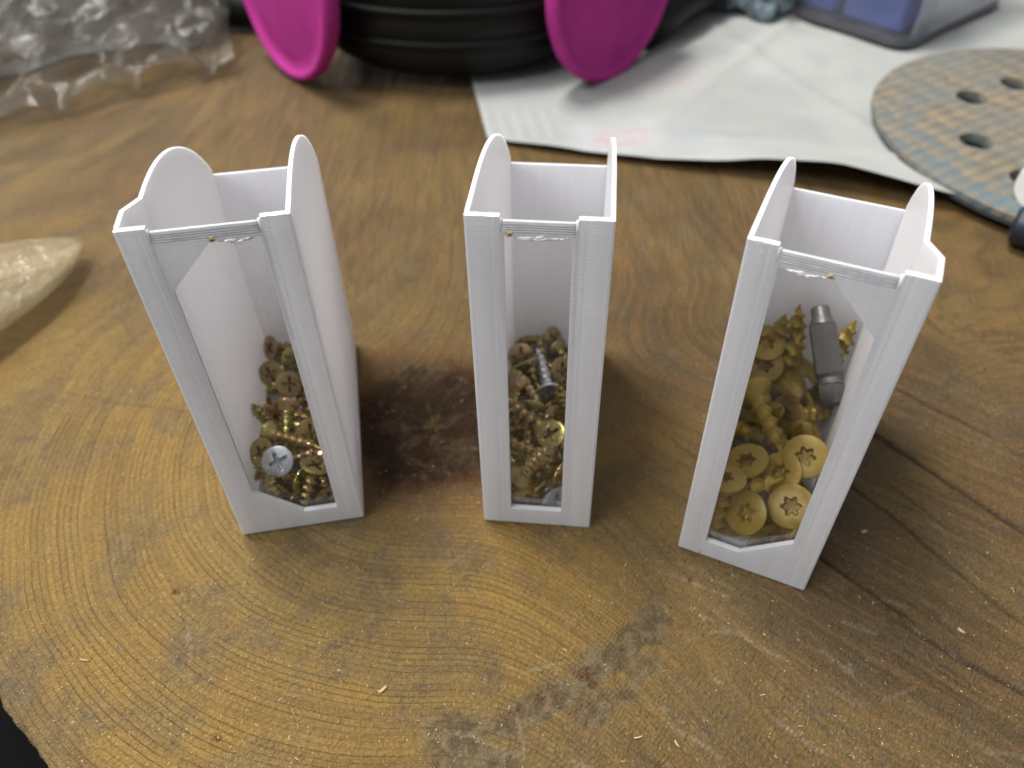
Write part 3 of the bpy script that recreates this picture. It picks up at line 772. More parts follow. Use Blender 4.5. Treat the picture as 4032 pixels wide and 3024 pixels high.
KEYLABEL = {
 'K1': 'bright silver cross-head screw facing out of the left bin window',
 'K2': 'gold cross-head screw standing upright beside the silver head in the left bin',
 'K3': 'gold screw lying sideways just below the silver head in the left bin',
 'K4': 'lowest gold screw at the pointed bottom of the left bin window',
 'K7': 'gold screw head facing right at the right edge of the left bin window',
 'K10': 'gold cross-head screw high up in the left bin pile, its slots facing up',
 'A': 'gold cross-head screw facing out at the very bottom of the middle bin window',
 'M': 'silver cross-head screw at the bottom right corner of the middle bin window',
 'B': 'shiny gold cross-head half hidden by the right post of the middle bin',
 'C': 'gold screw lying slanted with its bright cone head low in the middle bin window',
 'E': 'gold screw pointing its coiled thread out at lower left of the middle bin window',
 'G': 'blue-grey screw lying on top of the gold pile in the middle bin',
 'H': 'yellow-gold screw head turned up just below the blue-grey screw in the middle bin',
 'I': 'gold cross-head at the top left of the pile in the middle bin',
 'J': 'gold cross-head at the top right of the pile in the middle bin',
 'a': 'yellow star-drive screw head facing up at the left edge, halfway up the right bin',
 'b': 'large yellow star-drive head facing straight out at the right edge of the right bin window',
 'c': 'tilted yellow star-drive head between the two big heads in the right bin',
 'd': 'lowest yellow star-drive head facing out of the right bin window',
 'e': 'yellow star-drive head at the lower right edge of the right bin window',
 'f': 'yellow star-drive head half hidden by the left post of the right bin',
 'g': 'yellow star-drive head near the top left of the right bin pile',
 'h': 'yellow screw pointing its blunt tip straight out in the middle of the right bin',
 'i': 'yellow screw pointing its tip out just left of the hex bit',
 'j': 'yellow screw pointing down, its tip above the tilted star-drive head',
 'l': 'yellow screw showing the underside of its cone head low in the right bin',
 'tip1': 'yellow screw with its tip up, just left of the hex bit top',
 'tip2': 'leftmost yellow screw standing tip up in the right bin',
 'tip3': 'yellow screw standing tip up to the right of the hex bit'}
REST_LABEL = ['gold screw buried in the pile inside the left bin', 'gold screw buried in the pile inside the middle bin', 'yellow star-drive screw buried in the pile inside the right bin']
GROUP = ['screws piled in the left bin', 'screws piled in the middle bin', 'star-drive screws piled in the right bin']
NAME = {'gold': 'gold_screw', 'silver': 'silver_screw', 'yellow': 'star_drive_screw'}
MORE = {
#LABELDATA_BEGIN
 4: 'gold screw showing its head, leftmost low down in the left bin',
 5: 'gold screw tip outward, third from left halfway up the pile in the left bin',
 7: 'gold screw tip outward, third from right halfway up the pile in the left bin',
 8: 'gold screw tip outward, leftmost halfway up the pile in the left bin',
 10: 'gold screw showing its head, leftmost at the top in the left bin',
 11: 'gold screw showing its head, second from left at the top in the left bin',
 12: 'gold screw showing its head, rightmost at the top in the left bin',
 13: 'gold screw lying sideways, leftmost at the bottom in the left bin',
 18: 'gold screw lying sideways, third from left halfway up the pile in the middle bin',
 20: 'gold screw lying sideways, second from right at the bottom in the middle bin',
 23: 'gold screw tip outward, second from right high up in the middle bin',
 26: 'gold screw tip outward, third from left high up in the middle bin',
 27: 'gold screw tip outward, leftmost high up in the middle bin',
 28: 'gold screw showing its head, second from left at the top in the middle bin',
 29: 'gold screw standing tip up, third from left at the top in the middle bin',
 30: 'gold screw lying sideways, second from left high up in the middle bin',
 38: 'yellow screw showing its head, second from left at the top in the right bin',
 42: 'yellow screw lying sideways, third from left halfway up the pile in the right bin',
 43: 'yellow screw showing its head, leftmost at the bottom in the right bin',
 44: 'yellow screw lying sideways, second from right at the bottom in the right bin',
 48: 'yellow screw tip outward, third from right at the top in the right bin',
 49: 'gold screw tip outward, rightmost low down in the left bin',
 51: 'gold screw showing its head, second from right at the bottom in the left bin',
 53: 'gold screw lying sideways, second from left high up in the left bin',
 55: 'gold screw lying sideways, third from left low down in the left bin',
 57: 'gold screw showing its head, rightmost at the bottom in the left bin',
 58: 'gold screw lying sideways, rightmost halfway up the pile in the left bin',
 59: 'gold screw lying sideways, third from right low down in the left bin',
 60: 'gold screw lying sideways, rightmost high up in the left bin',
 63: 'gold screw showing its head, fourth from left low down in the left bin',
 64: 'gold screw tip outward, second from left at the bottom in the left bin',
 65: 'gold screw lying sideways, second from left halfway up the pile in the left bin',
 67: 'gold screw lying sideways, third from right at the bottom in the left bin',
 69: 'gold screw lying sideways, second from right low down in the left bin',
 73: 'gold screw lying sideways, leftmost low down in the middle bin',
 74: 'gold screw lying sideways, second from right low down in the middle bin',
 75: 'gold screw standing head up, fourth from left high up in the middle bin',
 77: 'gold screw lying sideways, second from right at the top in the middle bin',
 79: 'gold screw tip outward, second from left halfway up the pile in the middle bin',
 80: 'gold screw showing its head, second from right halfway up the pile in the middle bin',
 82: 'gold screw showing its head, fourth from left at the top in the middle bin',
 83: 'gold screw lying sideways, third from right halfway up the pile in the middle bin',
 84: 'gold screw tip outward, fourth from right high up in the middle bin',
 85: 'gold screw lying sideways, second from left low down in the middle bin',
 86: 'gold screw lying sideways, rightmost low down in the middle bin',
 87: 'gold screw lying sideways, third from right at the bottom in the middle bin',
 88: 'gold screw showing its head, leftmost halfway up the pile in the middle bin',
 89: 'gold screw tip outward, rightmost high up in the middle bin',
 90: 'gold screw lying sideways, third from right at the top in the middle bin',
 91: 'gold screw tip outward, third from right high up in the middle bin',
 92: 'gold screw showing its head, leftmost at the bottom in the middle bin',
 93: 'gold screw lying sideways, rightmost halfway up the pile in the middle bin',
 95: 'yellow screw tip outward, third from right halfway up the pile in the right bin',
 96: 'yellow screw lying sideways, leftmost halfway up the pile in the right bin',
 97: 'yellow screw lying sideways, second from right high up in the right bin',
 98: 'yellow screw lying sideways, rightmost high up in the right bin',
 99: 'yellow screw showing its head, second from left at the bottom in the right bin',
 100: 'yellow screw lying sideways, leftmost low down in the right bin',
 102: 'yellow screw tip outward, third from left low down in the right bin',
 103: 'yellow screw lying sideways, fourth from left halfway up the pile in the right bin',
 104: 'yellow screw showing its head, third from right at the bottom in the right bin',
 105: 'yellow screw showing its head, second from right halfway up the pile in the right bin',
#LABELDATA_END
}
for num, (b, kd, key, x, y, z, qw, qx, qy, qz) in enumerate(SCREWS):
    root = bpy.data.objects.new(NAME[kd], None); col.objects.link(root); root.empty_display_size = 0.003
    W = Matrix.Translation((POSE[b][0], POSE[b][1], 0.0002)) @ Matrix.Rotation(POSE[b][2], 4, 'Z')
    root.matrix_world = W @ Matrix.Translation((x*S, y*S, z*S)) @ Quaternion((qw, qx, qy, qz)).to_matrix().to_4x4()
    tag(root, KEYLABEL.get(key) or MORE.get(num, REST_LABEL[b]), 'screw', GROUP[b])
    put('head', MESH[kd][0], None, root); put('threaded_shank', MESH[kd][1], None, root)

def hex_bit():
    A, B = Vector((25.19, 44.87, 18.0)), Vector((15.4, 63.5, 32.0))       # blunt end, working tip (bin coordinates)
    W = Matrix.Translation((POSE[2][0], POSE[2][1], 0.0002)) @ Matrix.Rotation(POSE[2][2], 4, 'Z')
    q = (B-A).to_track_quat('Z', 'Y')
    root = bpy.data.objects.new('hex_driver_bit', None); col.objects.link(root); root.empty_display_size = 0.004
    root.matrix_world = W @ Matrix.Translation(A*S) @ (q @ Quaternion((0, 0, 1), R(14))).to_matrix().to_4x4()
    tag(root, 'grey steel hex driver bit leaning in the right bin above the yellow screws', 'driver bit')
    def hexpart(name, prof, n=6):
        bm = bmesh.new(); lathe(bm, prof, n)
        es = [e for e in bm.edges if abs((e.verts[0].co-e.verts[1].co).normalized().z) > .9]
        bmesh.ops.bevel(bm, geom=es, offset=0.18*S, segments=2, affect='EDGES')
        from_bm(name, bm, M_STEEL, root, autosmooth=25)
    hexpart('hex_end', [(2.75, 0), (3.0, .15), (3.62, 1.3), (3.65, 4.6), (3.3, 5.2)])
    hexpart('groove', [(3.3, 5.2), (2.95, 5.7), (2.95, 6.7), (3.35, 7.3)], 24)
    hexpart('hex_shank', [(3.35, 7.3), (3.7, 7.8), (3.7, 20.2), (3.45, 21.0)])
    bm = bmesh.new(); lathe(bm, [(3.3, 21.0), (2.75, 22.4), (2.45, 23.2), (2.4, 25.4), (2.0, 26.0)], 24)
    from_bm('working_tip', bm, M_STEEL, root, autosmooth=40)
hex_bit()
#@@REST

# ------------------------------------------------------------------ paper sheet
def paper():
    k = NT('scribbled_paper'); P = k.coords('Object', (1000, 1000, 1000)); sx = k.n('ShaderNodeSeparateXYZ', {0: P})
    X, Y = sx.outputs[0], sx.outputs[1]
    def rect(x0, x1, y0, y1, soft=3.0):
        a = k.math('MULTIPLY', k.ramp(X, x0-soft, x0+soft), k.ramp(X, x1+soft, x1-soft))
        b = k.math('MULTIPLY', k.ramp(Y, y0-soft, y0+soft), k.ramp(Y, y1+soft, y1-soft))
        return k.math('MULTIPLY', a, b)
    c = k.mix(k.ramp(k.noise(P, 0.02, 4), 0.35, 0.65), (0.40, 0.412, 0.395), (0.34, 0.352, 0.34))
    bars = k.ramp(k.math('FRACT', k.math('DIVIDE', k.math('ADD', X, k.math('MULTIPLY', Y, 0.12)), 6.5)), 0.45, 0.75)
    c = k.mix(k.math('MULTIPLY', k.math('MULTIPLY', rect(-12, 24, 316, 346), bars), 0.35), c, (0.45, 0.47, 0.47))
    c = k.mix(k.math('MULTIPLY', rect(28, 66, 300, 332, 5), 0.40), c, (0.50, 0.52, 0.56))
    red = k.math('MULTIPLY', rect(38, 60, 305, 323, 3), k.ramp(k.noise(P, 0.28, 2), 0.46, 0.56))
    c = k.mix(k.math('MULTIPLY', red, 0.45), c, (0.55, 0.24, 0.24))
    c = k.mix(k.math('MULTIPLY', k.math('MULTIPLY', rect(74, 84, 296, 330, 4), k.ramp(k.noise(P, 0.2, 2), 0.42, 0.55)), 0.45), c, (0.34, 0.38, 0.50))
    st = k.ramp(k.noise(P, 0.075, 4), 0.62, 0.72)
    c = k.mix(k.math('MULTIPLY', st, 0.22), c, (0.50, 0.44, 0.25))
    c = k.mix(k.math('MULTIPLY', rect(128, 134, 352, 366, 1.2), 0.25), c, (0.32, 0.32, 0.30))
    c = k.mix(k.math('MULTIPLY', rect(66, 92, 362, 384, 9), 0.35), c, (0.42, 0.34, 0.34))
    p = k.bsdf(base=c, rough=0.75, spec=0.2)
    t = k.n('ShaderNodeBsdfTranslucent', {'Color': c}).outputs[0]
    m = k.surf(k.n('ShaderNodeMixShader', {0: 0.12, 1: p, 2: t}).outputs[0])
    nu, nv = 110, 80; n1, n2 = VNoise(21), VNoise(22)
    u, v = np.meshgrid(np.linspace(0, 1, nu), np.linspace(0, 1, nv))
    fx = np.array([-8, 13, 40, 75, 103, 129, 152, 200, 262, 330]); fy = np.array([318, 310, 301, 290, 282, 273, 262, 243, 222, 200])
    bx_ = np.interp(u, np.linspace(0, 1, 10), fx); by_ = np.interp(u, np.linspace(0, 1, 10), fy)
    tx = -36+u*470; ty = 530+u*10
    X_ = bx_*(1-v)+tx*v; Y_ = by_*(1-v)+ty*v
    lift = np.exp(-v*9)*(1.0+8.0*np.exp(-((X_-125)/50)**2)+0.8*np.exp(-((X_-20)/12)**2))
    Z_ = 0.5+lift+1.0*(1+n1.fbm(X_/80, Y_/80, 3))+0.8*np.abs(n2.fbm(X_/25, Y_/25, 2))
    fold = np.abs((X_-92)-0.75*(Y_-360)); Z_ += 2.6*np.exp(-fold/5)*sst(305, 340, Y_)
    fold = np.abs((X_-150)+0.35*(Y_-330)); Z_ += 1.8*np.exp(-fold/4)
    fold = np.abs((Y_-318)+0.30*(X_-60)); Z_ += 1.3*np.exp(-fold/3)*sst(10, 40, X_)
    top = np.stack([X_, Y_, Z_], -1).reshape(-1, 3)*S
    bot = top-np.array([0, 0, 0.14*S])
    idx = np.arange(nu*nv).reshape(nv, nu); N = nu*nv
    F = []
    for j in range(nv-1):
        for i in range(nu-1):
            a, b_, c_, d = idx[j, i], idx[j, i+1], idx[j+1, i+1], idx[j+1, i]
            F.append((int(a), int(b_), int(c_), int(d))); F.append((int(d)+N, int(c_)+N, int(b_)+N, int(a)+N))
    rim = list(idx[0, :])+list(idx[1:, -1])+list(idx[-1, -2::-1])+list(idx[-2:0:-1, 0])
    for a, b_ in zip(rim, rim[1:]+rim[:1]): F.append((int(a), int(a)+N, int(b_)+N, int(b_)))
    o = from_arrays('paper_sheet', np.concatenate([top, bot]), F, m)
    tag(o, 'crumpled white paper sheet with faint print, lying under the respirator and sanding disc', 'paper')
paper()

# ------------------------------------------------------------------ respirator with two pink filter discs
def respirator():
    root = empty('respirator', (-0.025, 0.404, 0.003))
    tag(root, 'black half-mask respirator with two magenta filter discs, at the back of the bench', 'respirator')
    k = NT('magenta_filter_felt'); P = k.coords('Object', (1000, 1000, 1000))
    c = k.mix(k.ramp(k.noise(P, 0.06, 3), 0.35, 0.65), (0.42, 0.038, 0.245), (0.36, 0.032, 0.205))
    pink = k.surf(k.bsdf(base=c, rough=0.85, spec=0.12, normal=k.bump(k.noise(P, 2.2, 2), 0.4, 0.0003)))
    k = NT('black_rubber'); P = k.coords('Object', (1000, 1000, 1000))
    c = k.mix(k.noise(P, 0.08, 3), (0.004, 0.0045, 0.0045), (0.009, 0.010, 0.0095))
    rub = k.surf(k.bsdf(base=c, rough=0.45, spec=0.22))
    k = NT('grey_plastic_ring'); P = k.coords('Object', (1000, 1000, 1000))
    grey = k.surf(k.bsdf(base=k.mix(k.noise(P, 0.1, 2), (0.006, 0.007, 0.006), (0.011, 0.012, 0.011)), rough=0.6, spec=0.2))
    k = NT('faded_black_print'); P = k.coords('Object', (1000, 1000, 1000))
    ink = k.surf(k.bsdf(base=k.mix(k.noise(P, 0.9, 2), (0.11, 0.025, 0.085), (0.20, 0.035, 0.14)), rough=0.8))
    def disc(center, az, tilt, ink_at):
        """filter disc whose outer face looks along azimuth az (deg), tipped back by tilt"""
        n = Vector((math.cos(R(az))*math.cos(R(tilt)), math.sin(R(az))*math.cos(R(tilt)), math.sin(R(tilt))))
        bm = bmesh.new()
        lathe(bm, [(1, -9), (30, -9), (40, -8), (43.2, -4.5), (44.0, -1.0), (43.4, 1.6), (41.6, 2.4), (39.8, 1.4), (38.4, -0.2), (34, 0.6), (22, 2.2), (10, 3.0), (1, 3.2)], 72)
        o = from_bm('filter_disc', bm, pink, root, smooth=True)
        q = n.to_track_quat('Z', 'Y')
        o.location = Vector(center)*S-root.location; o.rotation_euler = q.to_euler()
        # printed strokes on the felt face
        for (px_, py_, w, h) in ink_at:
            r_ = math.hypot(px_, py_); zf = np.interp(r_, [1, 10, 22, 34, 38.4], [3.2, 3.0, 2.2, 0.6, -0.2])
            bm = bmesh.new(); box(bm, -w/2, w/2, -h/2, h/2, -0.6, 0.25)
            s_ = from_bm('printed_mark', bm, ink, o)
            s_.location = (px_*S, py_*S, float(zf)*S)
        return o
    bpy.context.view_layer.update()
    disc((-102.5, 391.0, 45.0), -141, 4, [(-31+3.1*j, -9.5+0.9*j, 1.5, 7.5-(j % 2)*2.5) for j in range(5)])
    disc((51.5, 380.0, 45.0), -44, 1, [(24, -6.5, 1.6, 9), (27.2, -5.5, 1.6, 6)])
    # face piece: a dark ribbed body between the discs
    def child(name, bm, mat, **kw):
        o = from_bm(name, bm, mat, root, **kw); return o
    bm = bmesh.new()
    lathe(bm, [(20, 1), (46, 2), (55, 8), (58, 16), (56.5, 19), (58.5, 22), (59, 30), (57.5, 33), (60, 37), (61, 48), (58, 62), (49, 78), (34, 90), (12, 96), (1, 97)], 64)
    f = child('face_piece', bm, rub, smooth=True)
    f.scale = (1.16, 0.86, 1.0); f.location = (0.002, 0.012, 0)
    for z, r_ in ((20.5, 58.5), (35, 60.0)):
        bm = bmesh.new()
        pts = [(r_*1.16*math.cos(t)+2, r_*0.86*math.sin(t)+12, z) for t in np.linspace(R(188), R(352), 40)]
        tube(bm, pts, 1.7, 8); child('moulded_ring', bm, grey, smooth=True)
    bm = bmesh.new(); pts = [(70, -14, 3), (84, -4, 9), (98, 10, 12), (120, 30, 12), (150, 60, 10)]
    tube(bm, [(92+0.75*(x-70), y+22, z+4) for x, y, z in pts], [11, 14, 15, 15, 15], 14)
    child('head_strap', bm, rub, smooth=True)
    bm = bmesh.new(); tube(bm, [(-70, 44, 10), (-100, 50, 8), (-128, 58, 8), (-160, 80, 10)], [9, 10, 10, 10], 14)
    child('head_strap', bm, rub, smooth=True)
    for x0, x1, y0 in ((-72, -44, -14), (74, 46, -20)):
        bm = bmesh.new(); tube(bm, [(x0, y0-2, 42), ((x0+x1)/2, y0+10, 42), (x1, y0+22, 42)], [19, 18, 20], 24)
        child('filter_mount', bm, rub, smooth=True)
respirator()

# ------------------------------------------------------------------ bubble wrap
def bubble_wrap():
    def film(name, haze, col_):
        k = NT(name); P = k.coords('Object', (1000, 1000, 1000))
        tr = k.n('ShaderNodeBsdfTransparent', {'Color': (0.93, 0.93, 0.93, 1)}).outputs[0]
        nb = k.bump(k.noise(P, 0.12, 3), 0.5, 0.003)
        gl = k.n('ShaderNodeBsdfGlossy', {'Color': (1, 1, 1, 1), 'Roughness': 0.12, 'Normal': nb}).outputs[0]
        df = k.n('ShaderNodeBsdfDiffuse', {'Color': col_}).outputs[0]
        a = k.n('ShaderNodeMixShader', {0: k.math('MULTIPLY', k.n('ShaderNodeFresnel', {'IOR': 1.45, 'Normal': nb}).outputs[0], 0.40), 1: tr, 2: gl}).outputs[0]
        f = k.ramp(k.noise(P, 0.03, 3), 0.35, 0.65, haze*.6, haze*1.4)
        return k.surf(k.n('ShaderNodeMixShader', {0: f, 1: a, 2: df}).outputs[0])
    m = film('clear_bubble_film', 0.30, (0.125, 0.112, 0.098, 1))
    def sheet(name, parent, A, B, vdir, depth, z0, seed, amp, cell=34.0, dome=9.0):
        A, B, vd = np.array(A, float), np.array(B, float), np.array(vdir, float); vd /= np.linalg.norm(vd)
        L = np.linalg.norm(B-A); n1, n2 = VNoise(seed), VNoise(seed+1)
        nu, nv = int(L/1.9), int(depth/1.9)
        u, v = np.meshgrid(np.linspace(0, L, nu), np.linspace(0, depth, nv))
        row = np.round(v/(cell*.866)); ox = np.where(row % 2 == 0, 0, cell/2)
        cu = np.round((u-ox)/cell)*cell+ox; cv = row*cell*.866
        jit = n2(cu*1.37, cv*2.11)
        d = np.hypot(u-cu, v-cv)/(cell*.45*(1+.12*jit))
        h = np.where(d < 1, np.sqrt(np.clip(1-d*d, 0, 1))**.8, 0)*dome*(0.75+.5*jit)
        X_ = A[0]+(B-A)[0]/L*u+vd[0]*v; Y_ = A[1]+(B-A)[1]/L*u+vd[1]*v
        X_ = X_+2.0*n2.fbm(u/18, v/18, 3); Y_ = Y_+7.0*n1.fbm(u/30, v*0+1.5, 3)*np.exp(-v/40)
        base = z0+amp*(0.8+n1.fbm(u/48, v/48, 3))+0.10*v
        base = base*sst(-14, 26, v+3*n2.fbm(u/14, v/14, 2))
        Z_ = base+h+1.5
        idx = np.arange(nu*nv).reshape(nv, nu)
        F = np.stack([idx[:-1, :-1], idx[:-1, 1:], idx[1:, 1:], idx[1:, :-1]], -1).reshape(-1, 4).tolist()
        return from_arrays(name, np.stack([X_, Y_, Z_], -1).reshape(-1, 3)*S, F, m, parent)
    root = empty('bubble_wrap', (0, 0, 0))
    tag(root, 'crumpled clear bubble wrap at the back left of the bench', 'bubble wrap')
    sheet('film_layer', root, (-330, 268), (-134, 398), (-0.25, 0.97), 250, 4, 41, 8)
    sheet('film_layer', root, (-350, 340), (-150, 432), (-0.2, 0.98), 190, 16, 51, 12)
    k = NT('packed_grey_film'); P = k.coords('Object', (1000, 1000, 1000))
    c = k.mix(k.ramp(k.noise(P, 0.05, 4), 0.35, 0.65), (0.050, 0.045, 0.037), (0.095, 0.086, 0.072))
    pk = k.surf(k.bsdf(base=c, rough=0.35))
    n1 = VNoise(61); nu, nv = 60, 60
    u, v = np.meshgrid(np.linspace(0, 1, nu), np.linspace(0, 1, nv))
    X_ = -420+u*258-v*30; Y_ = 330+u*95+v*200
    Y_ = Y_+16+14*n1.fbm(u*9, v*2+5, 3)
    Z_ = 1+(16+14*n1.fbm(u*7, v*7, 3))*sst(0, .22, np.minimum(np.minimum(u, 1-u), np.minimum(v, 1-v)))
    idx = np.arange(nu*nv).reshape(nv, nu)
    F = np.stack([idx[:-1, :-1], idx[:-1, 1:], idx[1:, 1:], idx[1:, :-1]], -1).reshape(-1, 4).tolist()
    from_arrays('inner_fold', np.stack([X_, Y_, Z_], -1).reshape(-1, 3)*S, F, pk, root)
bubble_wrap()

# ------------------------------------------------------------------ plastic bag corner at left
def bag_corner():
    k = NT('milky_plastic_film'); P = k.coords('Object', (1000, 1000, 1000))
    c = k.mix(k.ramp(k.noise(P, 0.03, 3), 0.35, 0.65), (0.50, 0.44, 0.31), (0.40, 0.33, 0.21))
    nb = k.bump(k.noise(P, 0.10, 3, 0.5, 1.5), 0.45, 0.005)
    p = k.bsdf(base=c, rough=0.16, spec=0.55, normal=nb)
    t = k.n('ShaderNodeBsdfTransparent', {'Color': (0.95, 0.92, 0.85, 1)}).outputs[0]
    m = k.surf(k.n('ShaderNodeMixShader', {0: 0.60, 1: p, 2: t}).outputs[0])
    tip = np.array([-151.0, 239.0, 7.0]); base = np.array([-202.0, 166.0, 16.0])
    ax = base-tip; side = np.array([-ax[1], ax[0], 0])/np.hypot(ax[0], ax[1])
    V = []; F = []; ns, nr = 28, 36; n1 = VNoise(71)
    for i in range(ns):
        t_ = i/(ns-1); c_ = tip+ax*t_
        w = 1.5+40*t_**0.85+3*math.sin(t_*7); h = 1.2+14*t_**0.75
        for j in range(nr):
            a = 2*math.pi*j/nr
            cr = 1+0.20*float(n1.fbm(np.array(3+3*math.cos(a)), np.array(3+3*math.sin(a)+t_*1.5), 3))+0.07*math.cos(3*a+t_*3)
            p_ = c_+side*w*math.cos(a)*cr+np.array([0, 0, 1])*h*math.sin(a)*cr
            p_[2] = max(p_[2], 0.5)
            V.append(p_*S)
    for i in range(ns-1):
        for j in range(nr):
            F.append((i*nr+j, i*nr+(j+1) % nr, (i+1)*nr+(j+1) % nr, (i+1)*nr+j))
    F.append(tuple(range(nr))[::-1]); F.append(tuple(range((ns-1)*nr, ns*nr)))
    o = from_arrays('plastic_bag_corner', V, F, m)
    tag(o, 'pointed corner of a milky clear plastic bag at the left edge', 'plastic bag')
bag_corner()

# ------------------------------------------------------------------ sanding disc
def sanding_disc():
    c0 = Vector((240.0, 300.0, 6.0)); Rd = 86.0
    k = NT('worn_abrasive_cloth'); P = k.coords('Object', (1000, 1000, 1000)); sx = k.n('ShaderNodeSeparateXYZ', {0: P})
    X, Y = sx.outputs[0], sx.outputs[1]
    n1 = k.noise(P, 0.05, 4); n2 = k.noise(P, 0.22, 4)
    wb = k.math('MULTIPLY', k.math('SUBTRACT', n2, 0.5), 3.2)
    w1 = k.math('SINE', k.math('ADD', k.math('MULTIPLY', k.math('ADD', k.math('MULTIPLY', X, 0.80), k.math('MULTIPLY', Y, -0.60)), 0.62), wb))
    w2 = k.math('SINE', k.math('ADD', k.math('MULTIPLY', k.math('ADD', k.math('MULTIPLY', X, -0.10), k.math('MULTIPLY', Y, 0.99)), 0.60), wb))
    weave = k.math('ADD', k.math('MULTIPLY', k.math('MULTIPLY', w1, w2), 0.7), k.math('MULTIPLY', k.math('SUBTRACT', n2, 0.5), 2.4))
    c = k.mix(k.ramp(weave, -0.7, 0.8), (0.120, 0.112, 0.098), (0.245, 0.195, 0.125))
    c = k.mix(k.math('MULTIPLY', k.ramp(n1, 0.42, 0.62), 0.6), c, (0.135, 0.15, 0.145))
    rad = k.math('SQRT', k.math('ADD', k.math('MULTIPLY', X, X), k.math('MULTIPLY', Y, Y)))
    rim = k.math('MULTIPLY', k.ramp(k.math('ADD', rad, k.math('MULTIPLY', n1, 26)), 74, 95), k.ramp(k.math('ADD', weave, n2), -0.1, 0.5, 1.0, 0.25))
    rim = k.math('MULTIPLY', rim, k.ramp(Y, 25, -40, 0.30, 1.0))
    c = k.mix(k.math('MULTIPLY', rim, 0.65), c, (0.085, 0.175, 0.235))
    nb = k.bump(weave, 0.5, 0.0008)
    m = k.surf(k.bsdf(base=c, rough=0.85, spec=0.25, normal=nb))
    n1_ = VNoise(81)
    out = []
    for i in range(120):
        a = 2*math.pi*i/120; r_ = Rd*(1+0.014*float(n1_.fbm(np.array(4+3*math.cos(a)), np.array(4+3*math.sin(a)), 4)))
        out.append((r_*math.cos(a), r_*math.sin(a)))
    holes = []
    hp = [(202-238, 343-310), (228-238, 357-310), (187-238, 304-310), (194-238, 275-310)]+[(50*math.cos(R(a)), 50*math.sin(R(a))) for a in (270, 315, 0, 45)]+[(0, 0)]
    for q, (hx, hy) in enumerate(hp):
        hr = 6.6 if q < 8 else 7.0
        holes.append([(hx+hr*math.cos(-2*math.pi*j/20), hy+hr*math.sin(-2*math.pi*j/20)) for j in range(20)])
    bm = bmesh.new(); prism(bm, out, holes, lambda a, b, h: (a, b, h), -1.2, 1.0)
    o = from_bm('sanding_disc', bm, m)
    o.location = c0*S; o.rotation_euler = (R(0.8), R(1.8), 0)
    tag(o, 'worn brown sanding disc with punched holes and bluish rim, lying on the paper', 'sanding disc')
    # backing layer seen as a darker edge below the abrasive
    k = NT('dark_disc_backing'); P = k.coords('Object', (1000, 1000, 1000))
    mb = k.surf(k.bsdf(base=k.mix(k.noise(P, 0.3, 2), (0.05, 0.075, 0.085), (0.09, 0.11, 0.11)), rough=0.9))
    bm = bmesh.new(); prism(bm, [(x*.992, y*.992) for x, y in out], holes, lambda a, b, h: (a, b, h), -3.0, -1.25)
    from_bm('backing_layer', bm, mb, o)
sanding_disc()

# ------------------------------------------------------------------ clear case with blue contents
def clear_case():
    cx, cy = 200.0, 397.0
    e1 = Vector((-0.627, 0.779, 0)); e2 = Vector((0.779, 0.627, 0))
    root = empty('plastic_case', (cx*S, cy*S, 0.004)); tag(root, 'clear plastic case with blue contents at the back right on the paper', 'case')
    k = NT('clear_styrene'); P = k.coords('Object', (1000, 1000, 1000))
    tr = k.n('ShaderNodeBsdfTransparent', {'Color': (0.90, 0.91, 0.93, 1)}).outputs[0]
    gl = k.n('ShaderNodeBsdfGlossy', {'Color': (1, 1, 1, 1), 'Roughness': 0.12}).outputs[0]
    df = k.n('ShaderNodeBsdfDiffuse', {'Color': (0.62, 0.63, 0.66, 1)}).outputs[0]
    a = k.n('ShaderNodeMixShader', {0: k.math('MULTIPLY', k.n('ShaderNodeFresnel', {'IOR': 1.35}).outputs[0], 0.5), 1: tr, 2: gl}).outputs[0]
    clear = k.surf(k.n('ShaderNodeMixShader', {0: k.ramp(k.noise(P, 0.05, 2), 0.3, 0.7, 0.03, 0.09), 1: a, 2: df}).outputs[0])
    k = NT('blue_card'); P = k.coords('Object', (1000, 1000, 1000))
    blue = k.surf(k.bsdf(base=k.mix(k.ramp(k.noise(P, 0.06, 3), 0.35, 0.65), (0.06, 0.10, 0.36), (0.085, 0.14, 0.46)), rough=0.5))
    k = NT('smoky_base_rim'); P = k.coords('Object', (1000, 1000, 1000))
    rimm = k.surf(k.bsdf(base=k.mix(k.noise(P, 0.1, 2), (0.05, 0.05, 0.06), (0.10, 0.10, 0.11)), rough=0.35))
    def rounded(L1, L2, r_):
        pts = []
        for (ox, oy, a0) in ((r_, r_, 180), (L1-r_, r_, 270), (L1-r_, L2-r_, 0), (r_, L2-r_, 90)):
            for j in range(9):
                a = R(a0+j*90/8); pts.append((ox+r_*math.cos(a), oy+r_*math.sin(a)))
        return pts
    to3 = lambda a, b, h: tuple(e1*a+e2*b+Vector((0, 0, h)))
    o_ = rounded(105, 100, 10); i_ = [(2+p[0]*(101/105), 2+p[1]*(96/100)) for p in o_]
    bm = bmesh.new(); prism(bm, o_, [i_[::-1]], to3, 3.5, 60); from_bm('case_wall', bm, clear, root, autosmooth=30)
    bm = bmesh.new(); prism(bm, [(p[0]*1.012-.6, p[1]*1.012-.6) for p in o_], [], to3, 0, 3.4); from_bm('case_base', bm, rimm, root, autosmooth=30)
    for a0, a1 in ((8, 42), (46, 98)):
        bm = bmesh.new(); prism(bm, [(a0, 5.5), (a1, 5.5), (a1, 40), (a0, 40)], [], to3, 4.2, 54)
        es = list(bm.edges); bmesh.ops.bevel(bm, geom=es, offset=1.2*S, segments=2, affect='EDGES')
        from_bm('blue_insert', bm, blue, root, autosmooth=35)
clear_case()

